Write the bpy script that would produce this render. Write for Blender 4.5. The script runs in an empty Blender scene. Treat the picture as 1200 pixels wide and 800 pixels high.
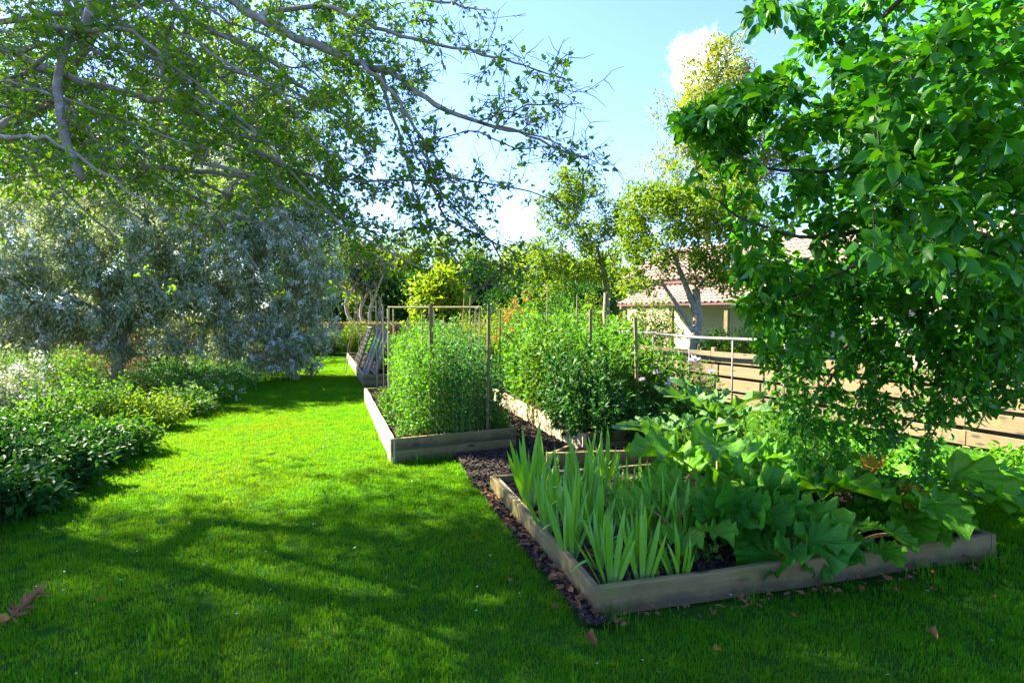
import bpy, math, random
import numpy as np
from mathutils import Vector, Matrix
R = math.radians
rng = np.random.default_rng(11)
random.seed(11)
sc = bpy.context.scene
COL = sc.collection

# ------------------------------------------------------------------ camera
CAM_H, PITCH, FPX = 1.6, math.atan(32 / 667), 667.0
cd = bpy.data.cameras.new('camera')
cd.sensor_width = 36.0
cd.lens = FPX / 1200 * 36
cd.clip_start, cd.clip_end = 0.05, 1000
cam = bpy.data.objects.new('camera', cd)
COL.objects.link(cam)
cam.location = (0, 0, CAM_H)
cam.rotation_euler = (math.pi / 2 - PITCH, 0, 0)
sc.camera = cam

# ------------------------------------------------------------------ light
SUN_AZ, SUN_EL = R(-65), R(40)          # azimuth from +Y towards +X
sun_dir = Vector((math.sin(SUN_AZ) * math.cos(SUN_EL), math.cos(SUN_AZ) * math.cos(SUN_EL), math.sin(SUN_EL)))
sd = bpy.data.lights.new('sun', 'SUN')
sd.energy, sd.angle, sd.color = 5.0, R(0.55), (1.0, 0.91, 0.70)
sun = bpy.data.objects.new('sun', sd)
COL.objects.link(sun)
sun.location = (0, 0, 30)
sun.rotation_euler = sun_dir.to_track_quat('Z', 'Y').to_euler()

W = bpy.data.worlds.new('World')
sc.world = W
W.use_nodes = True
wn, wl = W.node_tree.nodes, W.node_tree.links
wn.clear()
out = wn.new('ShaderNodeOutputWorld')
bg = wn.new('ShaderNodeBackground')
sky = wn.new('ShaderNodeTexSky')
sky.sky_type = 'NISHITA'
sky.sun_disc = False
sky.sun_elevation, sky.sun_rotation = SUN_EL, SUN_AZ
sky.air_density, sky.dust_density, sky.ozone_density = 1.0, 0.5, 3.0
bg.inputs['Strength'].default_value = 0.09
# one small cumulus (and a few faint wisps) held by direction in the sky
tc = wn.new('ShaderNodeTexCoord')
nrm = wn.new('ShaderNodeVectorMath'); nrm.operation = 'NORMALIZE'
wl.new(tc.outputs['Generated'], nrm.inputs[0])
def cloud_mask(px, py, rad, noise_scale, lo, hi):
    d = Vector(((px - 600) / FPX, 1.0, (368 - py) / FPX)).normalized()
    dist = wn.new('ShaderNodeVectorMath'); dist.operation = 'DISTANCE'
    wl.new(nrm.outputs[0], dist.inputs[0]); dist.inputs[1].default_value = d
    nz = wn.new('ShaderNodeTexNoise'); nz.inputs['Scale'].default_value = noise_scale
    nz.inputs['Detail'].default_value = 9; nz.inputs['Roughness'].default_value = 0.62
    wl.new(nrm.outputs[0], nz.inputs['Vector'])
    a = wn.new('ShaderNodeMath'); a.operation = 'MULTIPLY_ADD'      # noise*k - dist/rad
    wl.new(nz.outputs['Fac'], a.inputs[0]); a.inputs[1].default_value = 1.7
    s = wn.new('ShaderNodeMath'); s.operation = 'DIVIDE'
    wl.new(dist.outputs['Value'], s.inputs[0]); s.inputs[1].default_value = -rad
    wl.new(s.outputs[0], a.inputs[2])
    m = wn.new('ShaderNodeMapRange'); m.inputs[1].default_value = lo; m.inputs[2].default_value = hi
    m.interpolation_type = 'SMOOTHSTEP'
    wl.new(a.outputs[0], m.inputs[0])
    return m.outputs[0]
tint = wn.new('ShaderNodeMix'); tint.data_type = 'RGBA'; tint.blend_type = 'MULTIPLY'; tint.inputs[0].default_value = 1
wl.new(sky.outputs[0], tint.inputs[6]); tint.inputs[7].default_value = (.52, .57, .87, 1)
prev = tint.outputs[2]
for args, col in (((815, 84, 0.072, 17, 0.05, 0.95), (9.5, 9.7, 10.0, 1)),):
    mx = wn.new('ShaderNodeMix'); mx.data_type = 'RGBA'
    wl.new(cloud_mask(*args), mx.inputs[0]); wl.new(prev, mx.inputs[6]); mx.inputs[7].default_value = col
    prev = mx.outputs[2]
wl.new(prev, bg.inputs['Color'])
wl.new(bg.outputs[0], out.inputs['Surface'])

vs = sc.view_settings
vs.view_transform, vs.look, vs.exposure, vs.gamma = 'Standard', 'None', 3.05, 1
vs.use_curve_mapping = False
sc.render.engine = 'CYCLES'
cy = sc.cycles
cy.max_bounces, cy.diffuse_bounces, cy.glossy_bounces, cy.transmission_bounces, cy.transparent_max_bounces = 10, 7, 2, 8, 8
cy.caustics_reflective = cy.caustics_refractive = False
cy.use_denoising = True

# ------------------------------------------------------------------ pixel <-> place
_cp, _sp = math.cos(PITCH), math.sin(PITCH)
def ray(px, py):
    x, y = (px - 600) / FPX, -(py - 400) / FPX
    return np.array([x, _cp + y * _sp, -_sp + y * _cp])
def G(px, py, z=0.0):
    d = ray(px, py); t = (z - CAM_H) / d[2]
    return np.array([d[0] * t, d[1] * t, z])
def P(px, py, dep):
    d = ray(px, py); t = dep / d[1]
    return np.array([d[0] * t, dep, CAM_H + d[2] * t])
def project(pts):
    p = np.asarray(pts, float) - np.array([0, 0, CAM_H])
    fwd = p[:, 1] * _cp - p[:, 2] * _sp
    up = p[:, 1] * _sp + p[:, 2] * _cp
    return 600 + FPX * p[:, 0] / np.maximum(fwd, .01), 400 - FPX * up / np.maximum(fwd, .01), fwd

# ------------------------------------------------------------------ materials
def hexc(h):
    h = h.lstrip('#'); v = [int(h[i:i + 2], 16) / 255 for i in (0, 2, 4)]
    return tuple((c / 12.92 if c <= .04045 else ((c + .055) / 1.055) ** 2.4) for c in v) + (1,)
def newmat(name):
    m = bpy.data.materials.new(name); m.use_nodes = True
    nt = m.node_tree; nt.nodes.clear()
    o = nt.nodes.new('ShaderNodeOutputMaterial')
    return m, nt.nodes, nt.links, o
def mixrgb(N, L, fac, a, b, blend='MIX'):
    mx = N.new('ShaderNodeMix'); mx.data_type = 'RGBA'; mx.blend_type = blend
    for k, v in ((0, fac), (6, a), (7, b)):
        if hasattr(v, 'is_linked'): L.new(v, mx.inputs[k])
        elif isinstance(v, (int, float)): mx.inputs[k].default_value = v
        else: mx.inputs[k].default_value = tuple(v)[:3] + (1,)
    return mx.outputs[2]
def math_(N, L, op, a, b=None, c=None):
    n = N.new('ShaderNodeMath'); n.operation = op
    for k, v in enumerate((a, b, c)):
        if v is None: continue
        if hasattr(v, 'is_linked'): L.new(v, n.inputs[k])
        else: n.inputs[k].default_value = v
    return n.outputs[0]
def noise(N, L, vec, scale, detail=4, rough=.55):
    n = N.new('ShaderNodeTexNoise'); n.inputs['Scale'].default_value = scale
    n.inputs['Detail'].default_value = detail; n.inputs['Roughness'].default_value = rough
    if vec is not None: L.new(vec, n.inputs['Vector'])
    return n.outputs['Fac']
def ramp(N, L, fac, stops):
    r = N.new('ShaderNodeValToRGB'); e = r.color_ramp.elements
    while len(e) < len(stops): e.new(.5)
    for k, (p, c) in enumerate(stops):
        e[k].position = p; e[k].color = tuple(c)[:3] + (1,)
    L.new(fac, r.inputs[0]); return r.outputs[0]
def rnd_fac(N, L):
    a = N.new('ShaderNodeAttribute'); a.attribute_name = 'rnd'
    oi = N.new('ShaderNodeObjectInfo')
    return math_(N, L, 'FRACT', math_(N, L, 'ADD', a.outputs['Fac'], oi.outputs['Random']))
def leafmat(name, stops, trans=.35, tint=(1.25, 1.1, .45), rough=.55, spec=.16, vein=0):
    """stops: colours spread over the per-leaf random value"""
    m, N, L, o = newmat(name)
    f = rnd_fac(N, L)
    k = len(stops) - 1
    c = ramp(N, L, f, [(i / max(k, 1), s) for i, s in enumerate(stops)])
    geo = N.new('ShaderNodeNewGeometry')
    n = noise(N, L, geo.outputs['Position'], 1.6, 3)
    c = mixrgb(N, L, math_(N, L, 'MULTIPLY', n, .35), c, mixrgb(N, L, 1, c, (.6, .7, .5), 'MULTIPLY'))
    p = N.new('ShaderNodeBsdfPrincipled')
    L.new(c, p.inputs['Base Color']); p.inputs['Roughness'].default_value = rough
    p.inputs['Specular IOR Level'].default_value = spec
    t = N.new('ShaderNodeBsdfTranslucent')
    L.new(mixrgb(N, L, 1, c, tint, 'MULTIPLY'), t.inputs['Color'])
    ms = N.new('ShaderNodeMixShader'); ms.inputs[0].default_value = trans
    L.new(p.outputs[0], ms.inputs[1]); L.new(t.outputs[0], ms.inputs[2]); L.new(ms.outputs[0], o.inputs['Surface'])
    return m
def barkmat(name, c1, c2, scale=14, lichen=None, bump=.6):
    m, N, L, o = newmat(name)
    tc = N.new('ShaderNodeTexCoord')
    n1 = noise(N, L, tc.outputs['Object'], scale, 8, .65)
    c = mixrgb(N, L, n1, c1, c2)
    if lichen:
        n2 = noise(N, L, tc.outputs['Object'], scale * .55, 5, .6)
        mr = N.new('ShaderNodeMapRange'); mr.inputs[1].default_value = .52; mr.inputs[2].default_value = .66
        L.new(n2, mr.inputs[0]); c = mixrgb(N, L, mr.outputs[0], c, lichen)
    p = N.new('ShaderNodeBsdfPrincipled'); p.inputs['Roughness'].default_value = .85
    p.inputs['Specular IOR Level'].default_value = .2
    L.new(c, p.inputs['Base Color'])
    b = N.new('ShaderNodeBump'); b.inputs['Strength'].default_value = bump; b.inputs['Distance'].default_value = .01
    L.new(n1, b.inputs['Height']); L.new(b.outputs[0], p.inputs['Normal'])
    L.new(p.outputs[0], o.inputs['Surface'])
    return m
def woodmat(name, base, dark, moss=None, mossamt=.5, dirt=0):
    m, N, L, o = newmat(name)
    tc = N.new('ShaderNodeTexCoord'); oi = N.new('ShaderNodeObjectInfo')
    mp = N.new('ShaderNodeMapping'); mp.inputs['Scale'].default_value = (1.2, 26, 26)
    add = N.new('ShaderNodeVectorMath'); add.operation = 'ADD'
    L.new(tc.outputs['Object'], add.inputs[0]); 
    cmb = N.new('ShaderNodeCombineXYZ'); L.new(math_(N, L, 'MULTIPLY', oi.outputs['Random'], 40.), cmb.inputs[0])
    L.new(math_(N, L, 'MULTIPLY', oi.outputs['Random'], 9.), cmb.inputs[1])
    L.new(cmb.outputs[0], add.inputs[1]); L.new(add.outputs[0], mp.inputs['Vector'])
    g = noise(N, L, mp.outputs[0], 2.2, 6, .6)
    c = mixrgb(N, L, g, dark, base)
    n2 = noise(N, L, add.outputs[0], 3.2, 6, .65)
    mr = N.new('ShaderNodeMapRange'); mr.inputs[1].default_value = .45; mr.inputs[2].default_value = .72
    L.new(n2, mr.inputs[0])
    c = mixrgb(N, L, math_(N, L, 'MULTIPLY', mr.outputs[0], .75), c, dark)
    # knots
    mp3 = N.new('ShaderNodeMapping'); mp3.inputs['Scale'].default_value = (3.2, 9, 9); L.new(add.outputs[0], mp3.inputs['Vector'])
    vo = N.new('ShaderNodeTexVoronoi'); vo.inputs['Scale'].default_value = 1.0; L.new(mp3.outputs[0], vo.inputs['Vector'])
    kr = N.new('ShaderNodeMapRange'); kr.inputs[1].default_value = .10; kr.inputs[2].default_value = .22; kr.inputs[3].default_value = .8; kr.inputs[4].default_value = 0
    L.new(vo.outputs['Distance'], kr.inputs[0])
    c = mixrgb(N, L, kr.outputs[0], c, tuple(x * .35 for x in dark[:3]))
    if moss:
        n3 = noise(N, L, add.outputs[0], 5.5, 7, .7)
        mm = N.new('ShaderNodeMapRange'); mm.inputs[1].default_value = .62 - .2 * mossamt; mm.inputs[2].default_value = .8 - .2 * mossamt
        L.new(n3, mm.inputs[0]); c = mixrgb(N, L, math_(N, L, 'MULTIPLY', mm.outputs[0], .7), c, moss)
    if dirt:                                            # soil splashed on the foot of the board
        sp = N.new('ShaderNodeSeparateXYZ'); L.new(tc.outputs['Object'], sp.inputs[0])
        nd = noise(N, L, add.outputs[0], 9, 6, .7)
        hgt = math_(N, L, 'SUBTRACT', math_(N, L, 'MULTIPLY', nd, .17), sp.outputs['Z'])
        md = N.new('ShaderNodeMapRange'); md.inputs[1].default_value = -.02; md.inputs[2].default_value = .06; L.new(hgt, md.inputs[0])
        c = mixrgb(N, L, math_(N, L, 'MULTIPLY', md.outputs[0], dirt), c, (.045, .04, .02))
    p = N.new('ShaderNodeBsdfPrincipled'); p.inputs['Roughness'].default_value = .8; p.inputs['Specular IOR Level'].default_value = .25
    L.new(c, p.inputs['Base Color'])
    b = N.new('ShaderNodeBump'); b.inputs['Strength'].default_value = .5; b.inputs['Distance'].default_value = .006
    L.new(g, b.inputs['Height']); L.new(b.outputs[0], p.inputs['Normal']); L.new(p.outputs[0], o.inputs['Surface'])
    return m
def plainmat(name, c1, c2, scale=8, rough=.8, bump=.3, dist=.01, spec=.25):
    m, N, L, o = newmat(name)
    geo = N.new('ShaderNodeNewGeometry')
    n1 = noise(N, L, geo.outputs['Position'], scale, 7, .62)
    f = math_(N, L, 'FRACT', math_(N, L, 'ADD', math_(N, L, 'MULTIPLY', n1, .6), math_(N, L, 'MULTIPLY', rnd_fac(N, L), .399)))
    p = N.new('ShaderNodeBsdfPrincipled'); p.inputs['Roughness'].default_value = rough; p.inputs['Specular IOR Level'].default_value = spec
    L.new(mixrgb(N, L, f, c1, c2), p.inputs['Base Color'])
    if bump:
        b = N.new('ShaderNodeBump'); b.inputs['Strength'].default_value = bump; b.inputs['Distance'].default_value = dist
        L.new(n1, b.inputs['Height']); L.new(b.outputs[0], p.inputs['Normal'])
    L.new(p.outputs[0], o.inputs['Surface'])
    return m

# ------------------------------------------------------------------ objects
def thing(name, label, cat, loc=(0, 0, 0), group=None):
    o = bpy.data.objects.new(name, None); COL.objects.link(o)
    o.empty_display_size = .1
    o.location = tuple(float(v) for v in loc); o['label'] = label; o['category'] = cat
    if group: o['group'] = group
    return o
def world_loc(o):
    v = Vector((0, 0, 0))
    while o is not None: v = v + o.location; o = o.parent
    return v
def mk(name, V, F, smooth=False, rnd=None, quads=None):
    """V (n,3); F list of index lists, or an (m,k) array"""
    me = bpy.data.meshes.new(name)
    V = np.asarray(V, np.float32)
    if isinstance(F, np.ndarray):
        k = F.shape[1]; idx = F.ravel().astype(np.int32); starts = np.arange(0, len(idx), k, dtype=np.int32)
    else:
        ln = np.array([len(f) for f in F]); idx = np.array([i for f in F for i in f], np.int32)
        starts = np.concatenate(([0], np.cumsum(ln)[:-1])).astype(np.int32)
    me.vertices.add(len(V)); me.vertices.foreach_set('co', V.ravel())
    me.loops.add(len(idx)); me.loops.foreach_set('vertex_index', idx)
    me.polygons.add(len(starts)); me.polygons.foreach_set('loop_start', starts)
    me.polygons.foreach_set('use_smooth', np.full(len(starts), bool(smooth)))
    me.update(calc_edges=True)
    if rnd is not None:
        a = me.attributes.new('rnd', 'FLOAT', 'POINT'); a.data.foreach_set('value', np.asarray(rnd, np.float32))
    return me
def link(name, me, mat, parent=None, loc=None, kind=None, rot=None, scale=None, label=None):
    o = bpy.data.objects.new(name, me); COL.objects.link(o)
    if mat is not None and not me.materials: me.materials.append(mat)
    if parent is not None: o.parent = parent
    if loc is not None: o.location = tuple(float(v) for v in loc)
    if rot is not None: o.rotation_euler = rot
    if scale is not None: o.scale = (scale,) * 3 if isinstance(scale, (int, float)) else scale
    if kind: o['kind'] = kind
    if label: o['label'] = label
    return o
def wpart(name, V, F, mat, parent, smooth=False, rnd=None, kind=None, label=None):
    """a part whose vertices are given in world space"""
    off = np.array(world_loc(parent)) if parent is not None else np.zeros(3)
    return link(name, mk(name, np.asarray(V) - off, F, smooth, rnd), mat, parent, kind=kind, label=label)
def tag(o, label, cat, group=None, kind=None):
    o['label'] = label; o['category'] = cat
    if group: o['group'] = group
    if kind: o['kind'] = kind
    return o

# ------------------------------------------------------------------ geometry makers
def norm(v): return v / np.maximum(np.linalg.norm(v, axis=-1, keepdims=True), 1e-9)
def frames(d, n):
    y = norm(d); z = norm(n - (n * y).sum(-1, keepdims=True) * y); x = np.cross(y, z)
    return np.stack([x, y, z], -1)            # columns
def scatter(tmpl, pos, d, n, s, r=None):
    """copies of a small template joined into one mesh's arrays"""
    TV, TF = tmpl; TV = np.asarray(TV, float); N = len(pos); n0 = len(TV)
    M = frames(d, n) * np.asarray(s).reshape(-1, 1, 1)
    V = np.einsum('nij,kj->nki', M, TV) + pos[:, None, :]
    rv = np.repeat(rng.random(N) if r is None else r, n0)
    off = (np.arange(N) * n0)
    idx = np.concatenate([np.asarray(f) for f in TF]); ln = np.array([len(f) for f in TF])
    I = (idx[None, :] + off[:, None]).ravel(); LN = np.tile(ln, N)
    return V.reshape(-1, 3), I, LN, rv
def mk_flat(name, V, I, LN, rv, smooth=False):
    me = bpy.data.meshes.new(name)
    st = np.concatenate(([0], np.cumsum(LN)[:-1])).astype(np.int32)
    me.vertices.add(len(V)); me.vertices.foreach_set('co', V.astype(np.float32).ravel())
    me.loops.add(len(I)); me.loops.foreach_set('vertex_index', I.astype(np.int32))
    me.polygons.add(len(st)); me.polygons.foreach_set('loop_start', st)
    me.polygons.foreach_set('use_smooth', np.full(len(st), bool(smooth)))
    me.update(calc_edges=True)
    a = me.attributes.new('rnd', 'FLOAT', 'POINT'); a.data.foreach_set('value', rv.astype(np.float32))
    return me
def leaf_tmpl(w=.5, fold=.10, droop=.12, rows=(.0, .28, .6, 1.0), prof=(0, .9, .85, 0)):
    """an ovate leaf, length 1 along +y, folded on its midrib"""
    V, F = [], []
    prevr = None
    for t, p in zip(rows, prof):
        z = -droop * t * t
        if p == 0: r = [len(V)]; V.append((0, t, z))
        else:
            r = [len(V), len(V) + 1, len(V) + 2]
            h = w * p / 2
            V += [(-h, t + .02, z + fold * p), (0, t, z), (h, t + .02, z + fold * p)]
        if prevr:
            if len(prevr) == 1 and len(r) == 3: F += [(prevr[0], r[1], r[0]), (prevr[0], r[2], r[1])]
            elif len(prevr) == 3 and len(r) == 3: F += [(prevr[0], prevr[1], r[1], r[0]), (prevr[1], prevr[2], r[2], r[1])]
            elif len(prevr) == 3: F += [(prevr[0], prevr[1], r[0]), (prevr[1], prevr[2], r[0])]
        prevr = r
    return V, F
LEAF_S = leaf_tmpl(.5, .08, .1, (0, .45, 1), (0, 1, 0))                 # 4 triangles
LEAF_M = leaf_tmpl(.55, .10, .14)                                        # 8 triangles
LEAF_A = leaf_tmpl(.54, .10, .30, (0, .12, .35, .65, .88, 1), (0, .62, 1, .86, .4, 0))
LEAF_N = leaf_tmpl(.2, .03, .2, (0, .45, 1), (0, 1, 0))                  # narrow
LEAF_B = leaf_tmpl(.34, .05, .3, (0, .2, .55, 1), (0, .8, 1, 0))         # lance
def lobed_tmpl():
    h = [(0, 0), (.10, .10), (.34, .18), (.20, .34), (.40, .52), (.19, .62), (.20, .85), (0, 1)]
    V = [(x, y, .12 * abs(x) - .1 * y * y) for x, y in h] + [(-x, y, .12 * abs(x) - .1 * y * y) for x, y in h[1:-1]]
    n = len(h)
    return V, [tuple(range(n)), (0, n - 1) + tuple(range(2 * n - 3, n - 1, -1))]
LEAF_H = lobed_tmpl()
def rand_dirs(n): return norm(rng.normal(size=(n, 3)))
def tubes(lines, sides=5):
    """lines: [(points, radii)] -> one V, F"""
    Vs, Fs, off = [], [], 0
    ang = np.linspace(0, 2 * np.pi, sides, endpoint=False)
    ca, sa = np.cos(ang), np.sin(ang)
    for pts, rad in lines:
        pts = np.asarray(pts, float); k = len(pts)
        if k < 2: continue
        rad = np.broadcast_to(np.asarray(rad, float), (k,))
        t = norm(np.gradient(pts, axis=0))
        ref = np.array([0, 0, 1.]) if abs(t[0, 2]) < .9 else np.array([1., 0, 0])
        u = norm(np.cross(t, ref)); v = np.cross(t, u)
        ring = pts[:, None] + rad[:, None, None] * (ca[None, :, None] * u[:, None] + sa[None, :, None] * v[:, None])
        Vs.append(ring.reshape(-1, 3))
        i = np.arange(k - 1)[:, None] * sides; j = np.arange(sides)[None, :]; j2 = (j + 1) % sides
        q = np.stack([i + j, i + j2, i + sides + j2, i + sides + j], -1).reshape(-1, 4) + off
        Fs.append(q); off += k * sides
    if not Vs: return np.zeros((0, 3)), np.zeros((0, 4), int)
    return np.concatenate(Vs), np.concatenate(Fs)
def tube_capped(pts, rad, sides=8):
    V, F = tubes([(pts, rad)], sides)
    F = [tuple(f) for f in F]; n = len(V)
    F.append(tuple(range(sides - 1, -1, -1))); F.append(tuple(range(n - sides, n)))
    return V, F
def box(cx, cy, cz, sx, sy, sz, bev=0.0):
    """box with bevelled long edges (chamfer in the y-z section), length along x"""
    hx, hy, hz = sx / 2, sy / 2, sz / 2; b = min(bev, hy * .9, hz * .9)
    if b <= 0: prof = [(-hy, -hz), (hy, -hz), (hy, hz), (-hy, hz)]
    else: prof = [(-hy + b, -hz), (hy - b, -hz), (hy, -hz + b), (hy, hz - b), (hy - b * .35, hz - b * .3), (hy - b, hz), (-hy + b, hz), (-hy + b * .35, hz - b * .3), (-hy, hz - b), (-hy, -hz + b)]
    n = len(prof)
    V = [(cx - hx, cy + y, cz + z) for y, z in prof] + [(cx + hx, cy + y, cz + z) for y, z in prof]
    F = [tuple(range(n - 1, -1, -1)), tuple(range(n, 2 * n))] + [(i, (i + 1) % n, n + (i + 1) % n, n + i) for i in range(n)]
    return V, F
def board(name, A, B, z0, h, th, mat, parent, side=1, bev=.008, wob=.006, label=None):
    """a plank standing on edge from A to B (xy), its outer face on the line, body towards side"""
    A, B = np.array(A[:2], float), np.array(B[:2], float)
    d = B - A; Ln = np.linalg.norm(d); a = math.atan2(d[1], d[0])
    nseg = max(2, int(Ln / .25))
    V, F = [], []
    hb = bev
    prof = [(0, 0), (th, 0), (th, h - hb), (th - hb * .4, h - hb * .35), (th - hb, h), (hb, h), (hb * .4, h - hb * .35), (0, h - hb)]
    n = len(prof)
    for i in range(nseg + 1):
        x = Ln * i / nseg
        wy, wz = random.uniform(-wob, wob), random.uniform(-wob, wob) * .5
        for y, z in prof: V.append((x, (y + wy) * side, z + wz))
    for i in range(nseg):
        for j in range(n):
            q = (i * n + j, i * n + (j + 1) % n, (i + 1) * n + (j + 1) % n, (i + 1) * n + j)
            F.append(q if side < 0 else q[::-1])
    F.append(tuple(range(n))); F.append(tuple(range(nseg * n + n - 1, nseg * n - 1, -1)))
    o = link(name, mk(name, V, F), mat, parent, label=label)
    pl = world_loc(parent) if parent else Vector((0, 0, 0))
    o.location = (A[0] - pl.x, A[1] - pl.y, z0 - pl.z); o.rotation_euler = (0, 0, a)
    return o

# ------------------------------------------------------------------ growing things
class Skel:
    def __init__(s): s.pos, s.par, s.plen, s.chains, s.fix = [], [], [], [], {}
    def path(s, pts, parent=-1, rad=None):
        ch = [parent] if parent >= 0 else []
        for i, p in enumerate(pts):
            p = np.asarray(p, float)
            pl = 0 if parent < 0 else s.plen[parent] + np.linalg.norm(p - s.pos[parent])
            s.pos.append(p); s.par.append(parent); s.plen.append(pl); parent = len(s.pos) - 1; ch.append(parent)
            if rad is not None: s.fix[parent] = rad[i]
        s.chains.append(ch); return parent
    def nearest(s, tip, w=.3):
        Pn = np.array(s.pos); d = np.linalg.norm(Pn - tip, axis=1)
        return int(np.argmin(d + w * np.array(s.plen)))
    def grow(s, tips, step=.3, w=.3, wig=.06, sag=0.0):
        A = np.zeros((len(s.pos) + len(tips) * 12 + 64, 3)); n = len(s.pos); A[:n] = s.pos
        Lp = np.zeros(len(A)); Lp[:n] = s.plen
        base = np.array(s.pos)
        order = np.argsort([np.linalg.norm(base - t, axis=1).min() for t in tips])
        for k in order:
            tip = tips[k]
            c = np.linalg.norm(A[:n] - tip, axis=1) + w * Lp[:n]
            i = int(np.argmin(c)); p0 = A[i]; L = np.linalg.norm(tip - p0)
            if L < 1e-3: continue
            pd = p0 - A[s.par[i]] if s.par[i] >= 0 else np.array([0, 0, 1.])
            pd = pd / max(np.linalg.norm(pd), 1e-6)
            ctrl = p0 + (pd * .45 + (tip - p0) / L * .2) * L * .7 + np.array([0, 0, sag * L])
            m = min(10, max(2, int(L / step)))
            t = np.linspace(0, 1, m + 1)[1:, None]
            pts = (1 - t) ** 2 * p0 + 2 * t * (1 - t) * ctrl + t * t * tip
            pts[:-1] += rng.normal(size=(m - 1, 3)) * wig * L / m
            par = i; ch = [i]
            for p in pts:
                if n >= len(A): break
                A[n] = p; Lp[n] = Lp[par] + np.linalg.norm(p - A[par]); s.par.append(par); par = n; ch.append(n); n += 1
            s.chains.append(ch)
        s.pos = [A[i] for i in range(n)]; s.plen = list(Lp[:n])
        return s
    def radii(s, r0, ex=.5, rmax=9):
        n = len(s.pos); cnt = np.zeros(n)
        has = np.zeros(n, bool)
        for p in s.par:
            if p >= 0: has[p] = True
        cnt[~has] = 1
        for i in range(n - 1, -1, -1):
            if s.par[i] >= 0: cnt[s.par[i]] += cnt[i]
        r = np.minimum(r0 * np.maximum(cnt, 1) ** ex, rmax)
        for i, v in s.fix.items(): r[i] = v
        s.r = r; return r
    def lines(s, first=0, lo=0, hi=9):
        A = np.array(s.pos); outl = []
        for c in s.chains[first:]:
            rr = s.r[c].copy()
            if len(c) > 1: rr[0] = min(rr[0], rr[1] * 1.25)
            if lo <= rr.max() < hi: outl.append((A[c], rr))
        return outl
    def sites(s, first, per, spread, frac=.75, spurs=0):
        """leaf places along the outer part of each grown chain: position, outward direction"""
        A = np.array(s.pos); Ps, Ds = [], []
        for c in s.chains[first:]:
            pts = A[c]; k = len(pts)
            t = (1 - frac) + frac * rng.random(per) ** .8
            if spurs: t = np.clip((np.ceil(t * spurs) / spurs) - rng.random(1) * .1 + rng.normal(size=per) * .012, 0, 1)
            f = t * (k - 1); i = np.minimum(f.astype(int), k - 2); w = (f - i)[:, None]
            Ps.append(pts[i] * (1 - w) + pts[i + 1] * w + rng.normal(size=(per, 3)) * spread)
            Ds.append(norm(pts[i + 1] - pts[i]))
        return np.concatenate(Ps), np.concatenate(Ds)
def ellipsoid_tips(ells, n, shell=.45):
    vol = np.array([e[3] * e[4] * e[5] for e in ells]) ** .8; vol /= vol.sum()
    T = []
    for e, k in zip(ells, rng.multinomial(n, vol)):
        d = rand_dirs(k); r = (shell + (1 - shell) * rng.random(k) ** .6)[:, None]
        r *= 1 + .12 * rng.normal(size=(k, 1))
        T.append(np.array(e[:3]) + d * r * np.array(e[3:6]))
    return np.concatenate(T)
def orient(D, up=.8, jit=.55, droop=.15, side=.8):
    n = len(D)
    d = norm(D * .6 + rand_dirs(n) * side + np.array([0, 0, -droop]))
    nn = np.array([0, 0, 1.]) * up + rand_dirs(n) * jit
    return d, nn
def foliage(parent, tmpl, pos, d, n, s, mat, name='foliage', n_leaf=0, leaf='leaf', smooth=False, seen=None):
    """the n_leaf leaves that show largest become parts of their own, the rest one part"""
    pos = np.asarray(pos); s = np.broadcast_to(np.asarray(s, float), (len(pos),)).copy()
    pick = np.zeros(len(pos), bool)
    if n_leaf:
        px, py, dep = project(pos)
        fr = (px > 2) & (px < 1198) & (py > 2) & (py < 798) & (dep > .3)
        sz = np.where(fr, s / np.maximum(dep, .3), 0)
        pick[np.argsort(-sz)[:n_leaf]] = True
        pick &= fr
        TV, TF = tmpl; me = mk(leaf, TV, [tuple(f) for f in TF], smooth); me.materials.append(mat)
        M = frames(d[pick], n[pick]); pl = world_loc(parent)
        for p, m, sc_ in zip(pos[pick], M, s[pick]):
            o = bpy.data.objects.new(leaf, me); COL.objects.link(o); o.parent = parent
            mm = Matrix([list(m[0] * sc_) + [p[0] - pl.x], list(m[1] * sc_) + [p[1] - pl.y], list(m[2] * sc_) + [p[2] - pl.z], [0, 0, 0, 1]])
            o.matrix_basis = mm
    k = ~pick
    if k.any():
        off = np.array(world_loc(parent))
        o = link(name, mk_flat(name, *scatter(tmpl, pos[k] - off, d[k], n[k], s[k]), smooth=smooth), mat, parent, kind='stuff')
        return o
# ================================================================== materials used below
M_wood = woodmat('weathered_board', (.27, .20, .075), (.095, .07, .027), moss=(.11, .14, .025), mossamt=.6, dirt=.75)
M_wood_pale_lit = woodmat('pale_lit_board', (.50, .42, .27), (.24, .19, .10), moss=(.25, .27, .10), mossamt=.1)  # lighter tone puts sunlight on the beds' left boards into the colour
M_fence = woodmat('fence_board', (.21, .165, .09), (.10, .075, .04), moss=(.2, .2, .05), mossamt=.15)
M_stake = woodmat('stake_wood', (.24, .19, .09), (.11, .085, .04), moss=(.16, .18, .06), mossamt=.3)
M_cane = plainmat('cane', (.42, .33, .18), (.24, .17, .08), 20, .6)
M_soil = plainmat('soil', (.020, .015, .012), (.05, .038, .03), 30, .95, 1, .02, .04)
M_mulch = plainmat('bark_mulch', (.018, .014, .011), (.065, .05, .038), 45, .9, .4, .01, .06)
M_ground = plainmat('turf_base', (.012, .05, .004), (.03, .09, .008), 25, .95, 1, .01, .02)
M_earth = plainmat('earth', (.05, .09, .015), (.11, .13, .03), 2, .95, 1, .03, .02)
M_bark = barkmat('grey_brown_bark', (.13, .10, .07), (.26, .22, .17), 22, (.30, .30, .24))
M_bark_dk = barkmat('dark_bark', (.03, .022, .015), (.085, .062, .04), 18, (.12, .12, .06))
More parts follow.
